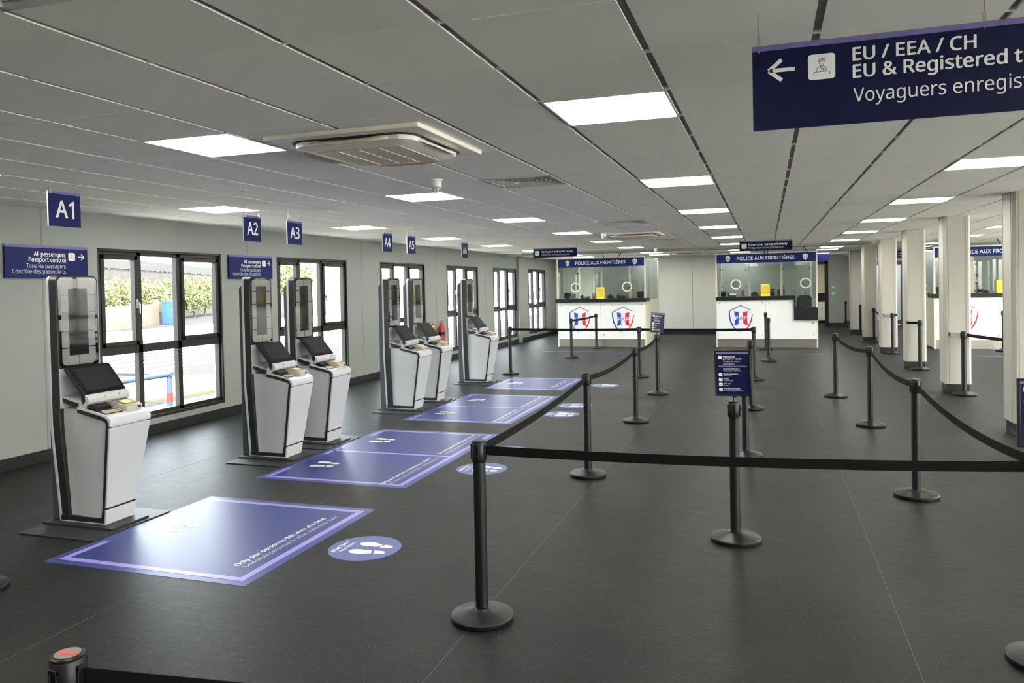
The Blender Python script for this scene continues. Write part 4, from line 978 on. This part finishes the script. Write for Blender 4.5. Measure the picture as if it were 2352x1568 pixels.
wedge_reader('black reader at the left end of the middle booth counter', -1.08, 20.78, .16, .13); phone('black phone below the left speech ring of the middle booth', -.85, 20.75)
carton('dark upright box left of the cap on the middle booth counter', -.61, 20.85, .06, .16, 'device_grey'); cap('dark cap left of the yellow notice on the middle booth counter', -.29, 20.8); carton('small brown box touching the yellow notice of the middle booth', -.19, 20.85, .06, .07)
carton('dark red box right of the yellow notice on the middle booth counter', .10, 20.82, .09, .18, 'bezel'); carton('stack of pale papers right of the dark red box', .205, 20.86, .06, .15, 'device_light'); wedge_reader('grey tilted screen right of the papers on the middle booth counter', .36, 20.8, .18, .16, 'kiosk_dark')
wedge_reader('black reader at the left end of the right booth counter', 3.93, 20.6, .16, .15); phone('black phone left of the yellow notice on the right booth counter', 4.84, 20.58)
t = thing('office_chair', 'dark office chair back seen over the lowered counter of the middle booth', 'chair', (.95, 21.6, 0))
mb = MB(); mb.prism(rrect(-.19, .80, .19, 1.30, .12, 5), 'y', 0, .05); mb.build('backrest', 'kiosk_dark', t, bevel=.01); mb = MB(); mb.prism(rrect(-.22, -.42, .22, .02, .08, 4), 'z', .45, .52); mb.build('seat', 'kiosk_dark', t, bevel=.01)
mb = MB(); mb.tube([(0, .02, .50), (0, .05, .60), (0, .04, .9)], .02, 8); mb.tube([(0, -.2, .45), (0, -.2, .09)], .025, 10)
for k in range(5): a = k*1.2566; mb.tube([(0, -.2, .09), (.27*math.cos(a), -.2+.27*math.sin(a), .05)], .016, 6)
mb.build('base', 'black', t)
for k in range(5):
    a = k*1.2566; mb = MB(); mb.lathe([(.01, 0), (.028, .008), (.028, .045), (.01, .053)], c=(.27*math.cos(a), -.2+.27*math.sin(a), 0), n=12); mb.build('castor', 'black', t)
t = thing('microphone', 'dark stalk microphone and gear on the lowered counter of the middle booth', 'microphone', (.86, 20.74, 1.012))
mb = MB(); mb.box(-.07, -.04, 0, .07, .05, .03); mb.build('foot', 'black', t, bevel=.004); mb = MB(); mb.tube([(.06, 0, .03), (.07, .0, .2), (.075, -.01, .40)], .010, 8); mb.build('stalk', 'kiosk_dark', t)

# ------------------------------------------------------------------ person behind the glass of the right booth
def skin_mesh(name, verts, edges, radii, m, parent, sub=2):
    me = bpy.data.meshes.new(name); me.from_pydata(verts, edges, []); o = bpy.data.objects.new(name, me); COL.objects.link(o); me.materials.append(MATS[m])
    md = o.modifiers.new('skin', 'SKIN'); md.use_smooth_shade = True
    lay = me.skin_vertices[0] if me.skin_vertices else None
    if lay is None:
        bm = bmesh.new(); bm.from_mesh(me); bm.verts.layers.skin.verify(); bm.to_mesh(me); bm.free(); lay = me.skin_vertices[0]
    for k, r in enumerate(radii):
        lay.data[k].radius = r if isinstance(r, tuple) else (r, r); lay.data[k].use_root = (k == 0)
    s = o.modifiers.new('sub', 'SUBSURF'); s.levels = s.render_levels = sub
    if parent: o.parent = parent
    return o
per = thing('person', 'person in grey with an orange safety vest, seen dimly behind the right booth glass', 'person', (4.86, 21.5, 0))
V = [(0, 0, .95), (0, 0, 1.12), (0, .0, 1.32), (0, 0, 1.43), (0, 0, 1.50), (0, -.005, 1.58), (0, -.01, 1.68), (0, 0, 1.755),
     (.17, 0, 1.39), (.24, -.02, 1.12), (.21, -.20, 1.0), (.17, -.30, 1.03), (-.17, 0, 1.39), (-.24, -.02, 1.12), (-.21, -.20, 1.0), (-.17, -.30, 1.03),
     (.09, 0, .88), (.10, -.01, .48), (.10, .02, .10), (.10, -.10, .045), (-.09, 0, .88), (-.10, -.01, .48), (-.10, .02, .10), (-.10, -.10, .045)]
Ed = [(0, 1), (1, 2), (2, 3), (3, 4), (4, 5), (5, 6), (6, 7), (3, 8), (8, 9), (9, 10), (10, 11), (3, 12), (12, 13), (13, 14), (14, 15), (0, 16), (16, 17), (17, 18), (18, 19), (0, 20), (20, 21), (21, 22), (22, 23)]
Ra = [(.15, .11), (.135, .10), (.155, .11), (.10, .08), .055, (.07, .085), (.075, .095), (.055, .07), .06, .045, .036, .03, .06, .045, .036, .03, .08, .058, .04, .035, .08, .058, .04, .035]
skin_mesh('body', V, Ed, Ra, 'grey_cloth', per)
skin_mesh('vest', [(0, -.005, 1.0), (0, -.005, 1.15), (0, -.005, 1.30), (0, -.005, 1.38)], [(0, 1), (1, 2), (2, 3)], [(.165, .125), (.15, .115), (.165, .122), (.14, .10)], 'vest', per)
fc = MB(); fc.lathe([(.02, -.11), (.055, -.09), (.075, -.04), (.080, .02), (.074, .07), (.045, .105), (.01, .115)], n=20); fo = fc.build('face', 'skin', per, loc=(0, -.02, 1.645))
mb = MB(); mb.prism([(0, .03), (-.025, -.02), (0, -.025), (.025, -.02)], 'y', -.105, -.07); mb.build('nose', 'skin', fo, loc=(0, .0, 0))
for s in (-1, 1): MB().lathe([(.002, -.008), (.011, -.003), (.011, .003), (.002, .008)], n=10).build('eye', 'ink', fo, loc=(s*.03, -.076, .018)); MB().lathe([(.004, -.03), (.014, -.01), (.012, .02), (.004, .03)], n=10).build('ear', 'skin', fo, loc=(s*.082, .01, 0))
box('mouth', 'red_mark', (-.022, -.072, -.052, .022, -.066, -.045), fo)
MB().lathe([(.086, .03), (.092, .06), (.07, .11), (.02, .128), (.003, .13)], n=20).build('hair', 'hair', fo, loc=(0, .012, 0))
for s in (-1, 1):
    for k in range(4): skin_mesh('finger', [(s*.17+(k-1.5)*.016, -.32, 1.03), (s*.17+(k-1.5)*.018, -.355, 1.03), (s*.17+(k-1.5)*.018, -.38-.006*(k % 3), 1.018)], [(0, 1), (1, 2)], [.008, .008, .007], 'skin', per, 1)
    skin_mesh('thumb', [(s*.145, -.30, 1.03), (s*.13, -.325, 1.03), (s*.13, -.345, 1.025)], [(0, 1), (1, 2)], [.009, .009, .008], 'skin', per, 1)

# ------------------------------------------------------------------ outside, seen through the left windows
G = -.2
structure(MB().box(-140, -90, G-.2, XL-.16, 160, G).build('ground_left', 'tarmac', smooth=False)); structure(MB().box(XR+.16, -60, G-.2, 70, 120, G).build('ground_right', 'ground_bounce', smooth=False))
structure(MB().box(-9.0, YB, G, XL-.16, 60, G+.01).build('pavement_left', 'pavement', smooth=False)); structure(MB().box(-31, -40, G, -24, 110, G+.012).build('pavement_road', 'pavement', smooth=False))
def gpoly(name, pts, m, label, cat, z=.015, group=None):
    mb = MB(); mb.prism(pts, 'z', G, G+z); o = mb.build(name, m, smooth=False); tag(o, label, cat, group); return o
gpoly('yellow_ground_paint', [(-11.6+1.5*math.cos(R_(a)), 12.2+2.6*math.sin(R_(a))) for a in range(0, 360, 15)], 'paint_yellow', 'yellow painted patch on the ground outside the nearest window', 'ground paint', .02)
gpoly('green_ground_paint', [(-9.15+.55*math.cos(R_(a)), 10.7+2.2*math.sin(R_(a))) for a in range(0, 360, 15)], 'paint_green', 'green painted patch on the ground outside the nearest window', 'ground paint', .025)
for k in range(6): gpoly('road_line', [(-14.5-.9*k, 8), (-14.35-.9*k, 8), (-14.35-.9*k, 60), (-14.5-.9*k, 60)], 'paint_white', 'white line on the tarmac outside, one of a parallel set', 'road line', .013, 'white lines on the tarmac')
def rail(label, x, y, n=0):
    t = thing('guard_rail', label, 'railing', (x, y, G), 0, 'low pipe barriers outside')
    MB().tube([(0, 0, 0), (0, 0, .55)], .045, 12).build('post', 'pipe_blue', t); MB().tube([(0, 0, .10), (0, 0, .25)], .05, 12).build('red_band', 'red', t)
    MB().tube([(-3.0, 0, 0), (-3.0, 0, .55)], .045, 12).build('post', 'pipe_blue', t); MB().tube([(0, -3.2, 0), (0, -3.2, .55)], .045, 12).build('post', 'pipe_blue', t)
    MB().tube([(.06, 0, .55), (-3.06, 0, .55)], .045, 12).build('pipe_rail', 'pipe_blue', t); MB().tube([(0, .06, .55), (0, -3.26, .55)], .045, 12).build('pipe_rail', 'pipe_blue', t)
rail('pale blue pipe barrier with red band outside the nearest window', -9.4, 10.28)
HD = Vector((-.43, .903, 0)); HN = Vector((.903, .43, 0)); HO = Vector((-33.0, 33.4, G)); HA = math.atan2(HD.y, HD.x)-math.pi/2
def hp(a, n, z=0): return HO+HD*a+HN*n+Vector((0, 0, z))
t = thing('utility_cabinet', 'bright blue two-door cabinet outside before the hedge', 'cabinet', hp(4.55, .75), HA)
mb = MB(); mb.box(-.42, -.5, .0, .42, .5, 1.32); mb.build('body', 'bluebox', t, bevel=.02); mb = MB(); mb.prism([(-.46, 1.32), (.46, 1.32), (.46, 1.37), (-.46, 1.43)], 'y', -.54, .54); mb.build('top', 'bluebox', t); box('door', 'bluebox', (.42, -.46, .08, .44, -.02, 1.26), t, .004); box('door', 'bluebox', (.42, .02, .08, .44, .46, 1.26), t, .004)
o = tag(MB().box(-.35, -16, 0, 0, 3.6, 1.25).build('garden_wall', 'brick', smooth=False), 'low brick wall under the hedge outside', 'wall'); o.location = HO; o.rotation_euler.z = HA
o = tag(MB().prism([(4.6, 0), (9.4, 0), (9.4, .12), (4.6, 1.45)], 'x', -.35, 0).build('ramp_wall', 'brick', smooth=False), 'sloping end of the brick wall right of the blue cabinet', 'wall'); o.location = HO; o.rotation_euler.z = HA
t = thing('timber_fence', 'weathered board fence behind the hedge outside', 'fence', hp(-20, -3.2), HA)
mb = MB(); yy = 0
while yy < 62: mb.box(0, yy, 0, .05+random.uniform(0, .02), yy+.28, 3.5+random.uniform(-.03, .03)); yy += .30
mb.build('boards', 'timber', t, smooth=False); mb = MB(); mb.box(-.06, 0, 3.5, .12, 62, 4.12); mb.build('capping', 'timber_top', t, smooth=False)
t = thing('hedge', 'leafy yellow-green hedge above the low wall outside the nearest windows', 'hedge', hp(0, -1.3), HA)
mb = MB(); stems = MB(); rnd = random.Random(5)
for a, rad, h in [(-9.5, 1.9, 2.5), (-6.6, 1.8, 2.7), (-3.6, 1.8, 2.6), (-.6, 1.8, 2.8), (2.4, 1.8, 2.8), (5.2, 1.8, 2.9), (8.0, 1.8, 2.7), (10.9, 1.8, 2.8), (13.9, 2.0, 3.2), (16.9, 2.0, 3.1), (19.9, 2.0, 3.2), (23.0, 2.0, 3.3)]:
    stems.tube([(0, a, 0), (0, a+.05, .8), (0, a, 1.6)], [.08, .06, .03], 8)
    for k in range(1900):
        u, v = rnd.random()*6.283, rnd.uniform(-1, 1); rr = rnd.random()**.35; q = math.sqrt(1-v*v)
        c = Vector((.75*rr*q*math.cos(u), a+rad*rr*q*math.sin(u), h*.58+h*.42*rr*v+.15*math.sin(7*u)))
        if c.z < .3: continue
        d1 = Vector((rnd.uniform(-1, 1), rnd.uniform(-1, 1), rnd.uniform(-1, .6))).normalized(); d2 = d1.orthogonal().normalized(); L = rnd.uniform(.12, .26)
        mb.add([c, c+d1*L*.5+d2*L*.22, c+d1*L, c+d1*L*.5-d2*L*.22], [(0, 1, 2, 3)], rnd.random() < .4)
mb.build('foliage', ['leaf', 'leaf2'], t, smooth=False); stems.build('stems', 'timber', t)
def tree(x, y, h, label):
    t = thing('tree', label, 'tree', (x, y, G), 0, 'trees beyond the car park'); MB().tube([(0, 0, 0), (.1, 0, h*.3), (0, .1, h*.6)], [.22, .16, .08], 8).build('trunk', 'timber', t)
    mb = MB(); rnd = random.Random(int(y))
    for k in range(1500):
        u, v = rnd.random()*6.283, rnd.uniform(-1, 1); rr = rnd.random()**.4; q = math.sqrt(1-v*v)
        c = Vector((1.9*rr*q*math.cos(u), 1.9*rr*q*math.sin(u), h*.66+h*.36*rr*v)); d1 = Vector((rnd.uniform(-1, 1), rnd.uniform(-1, 1), rnd.uniform(-1, 1))).normalized(); d2 = d1.orthogonal().normalized(); L = rnd.uniform(.2, .4)
        mb.add([c, c+d1*L*.5+d2*L*.22, c+d1*L, c+d1*L*.5-d2*L*.22], [(0, 1, 2, 3)], rnd.random() < .4)
    mb.build('foliage', ['leaf', 'leaf2'], t, smooth=False)
tree(-33.5, 47.5, 4.2, 'yellow-green tree outside the second window, behind kiosk A3'); tree(-36, 53, 4.6, 'second yellow-green tree outside, partly hidden by kiosk A3')
# outside right: what the nearest kiosk mirrors
t = thing('corrugated_fence', 'grey corrugated sheet fence mirrored in the nearest kiosk glass', 'fence', (14.5, 12, G))
mb = MB()
for k in range(150): a = k*.12; mb.add([(0, a, 0), (.05, a+.03, 0), (.05, a+.06, 0), (0, a+.09, 0), (0, a+.12, 0), (0, a, 1.75), (.05, a+.03, 1.75), (.05, a+.06, 1.75), (0, a+.09, 1.75), (0, a+.12, 1.75)], [(q, q+1, q+6, q+5) for q in range(4)])
o = mb.build('sheeting', 'corrugated', t, smooth=False); sm = o.modifiers.new('solid', 'SOLIDIFY'); sm.thickness = .01
t = thing('excavator', 'red digger beyond the fence mirrored in the nearest kiosk glass', 'machine', (18, 24.5, G))
mb = MB(); mb.box(-1, -.6, .5, 1, .6, 1.6); mb.build('cab', 'red', t, bevel=.05); mb = MB(); mb.box(-1.2, -.9, 0, 1.2, -.5, .5); mb.box(-1.2, .5, 0, 1.2, .9, .5); mb.build('tracks', 'black', t, bevel=.05)
mb = MB(); mb.tube([(0, -.4, 1.5), (-.1, -1.3, 3.2), (-.2, -2.3, 2.6)], [.2, .18, .13], 8); mb.tube([(-.2, -2.3, 2.7), (-.3, -2.6, 1.2)], [.13, .1], 8); mb.build('arm', 'red', t)
tag(MB().box(16.6, 20.3, G, 17.6, 21.6, 2.4).build('orange_crate', 'wood', bevel=.02), 'orange crate beyond the fence mirrored in the nearest kiosk glass', 'crate')
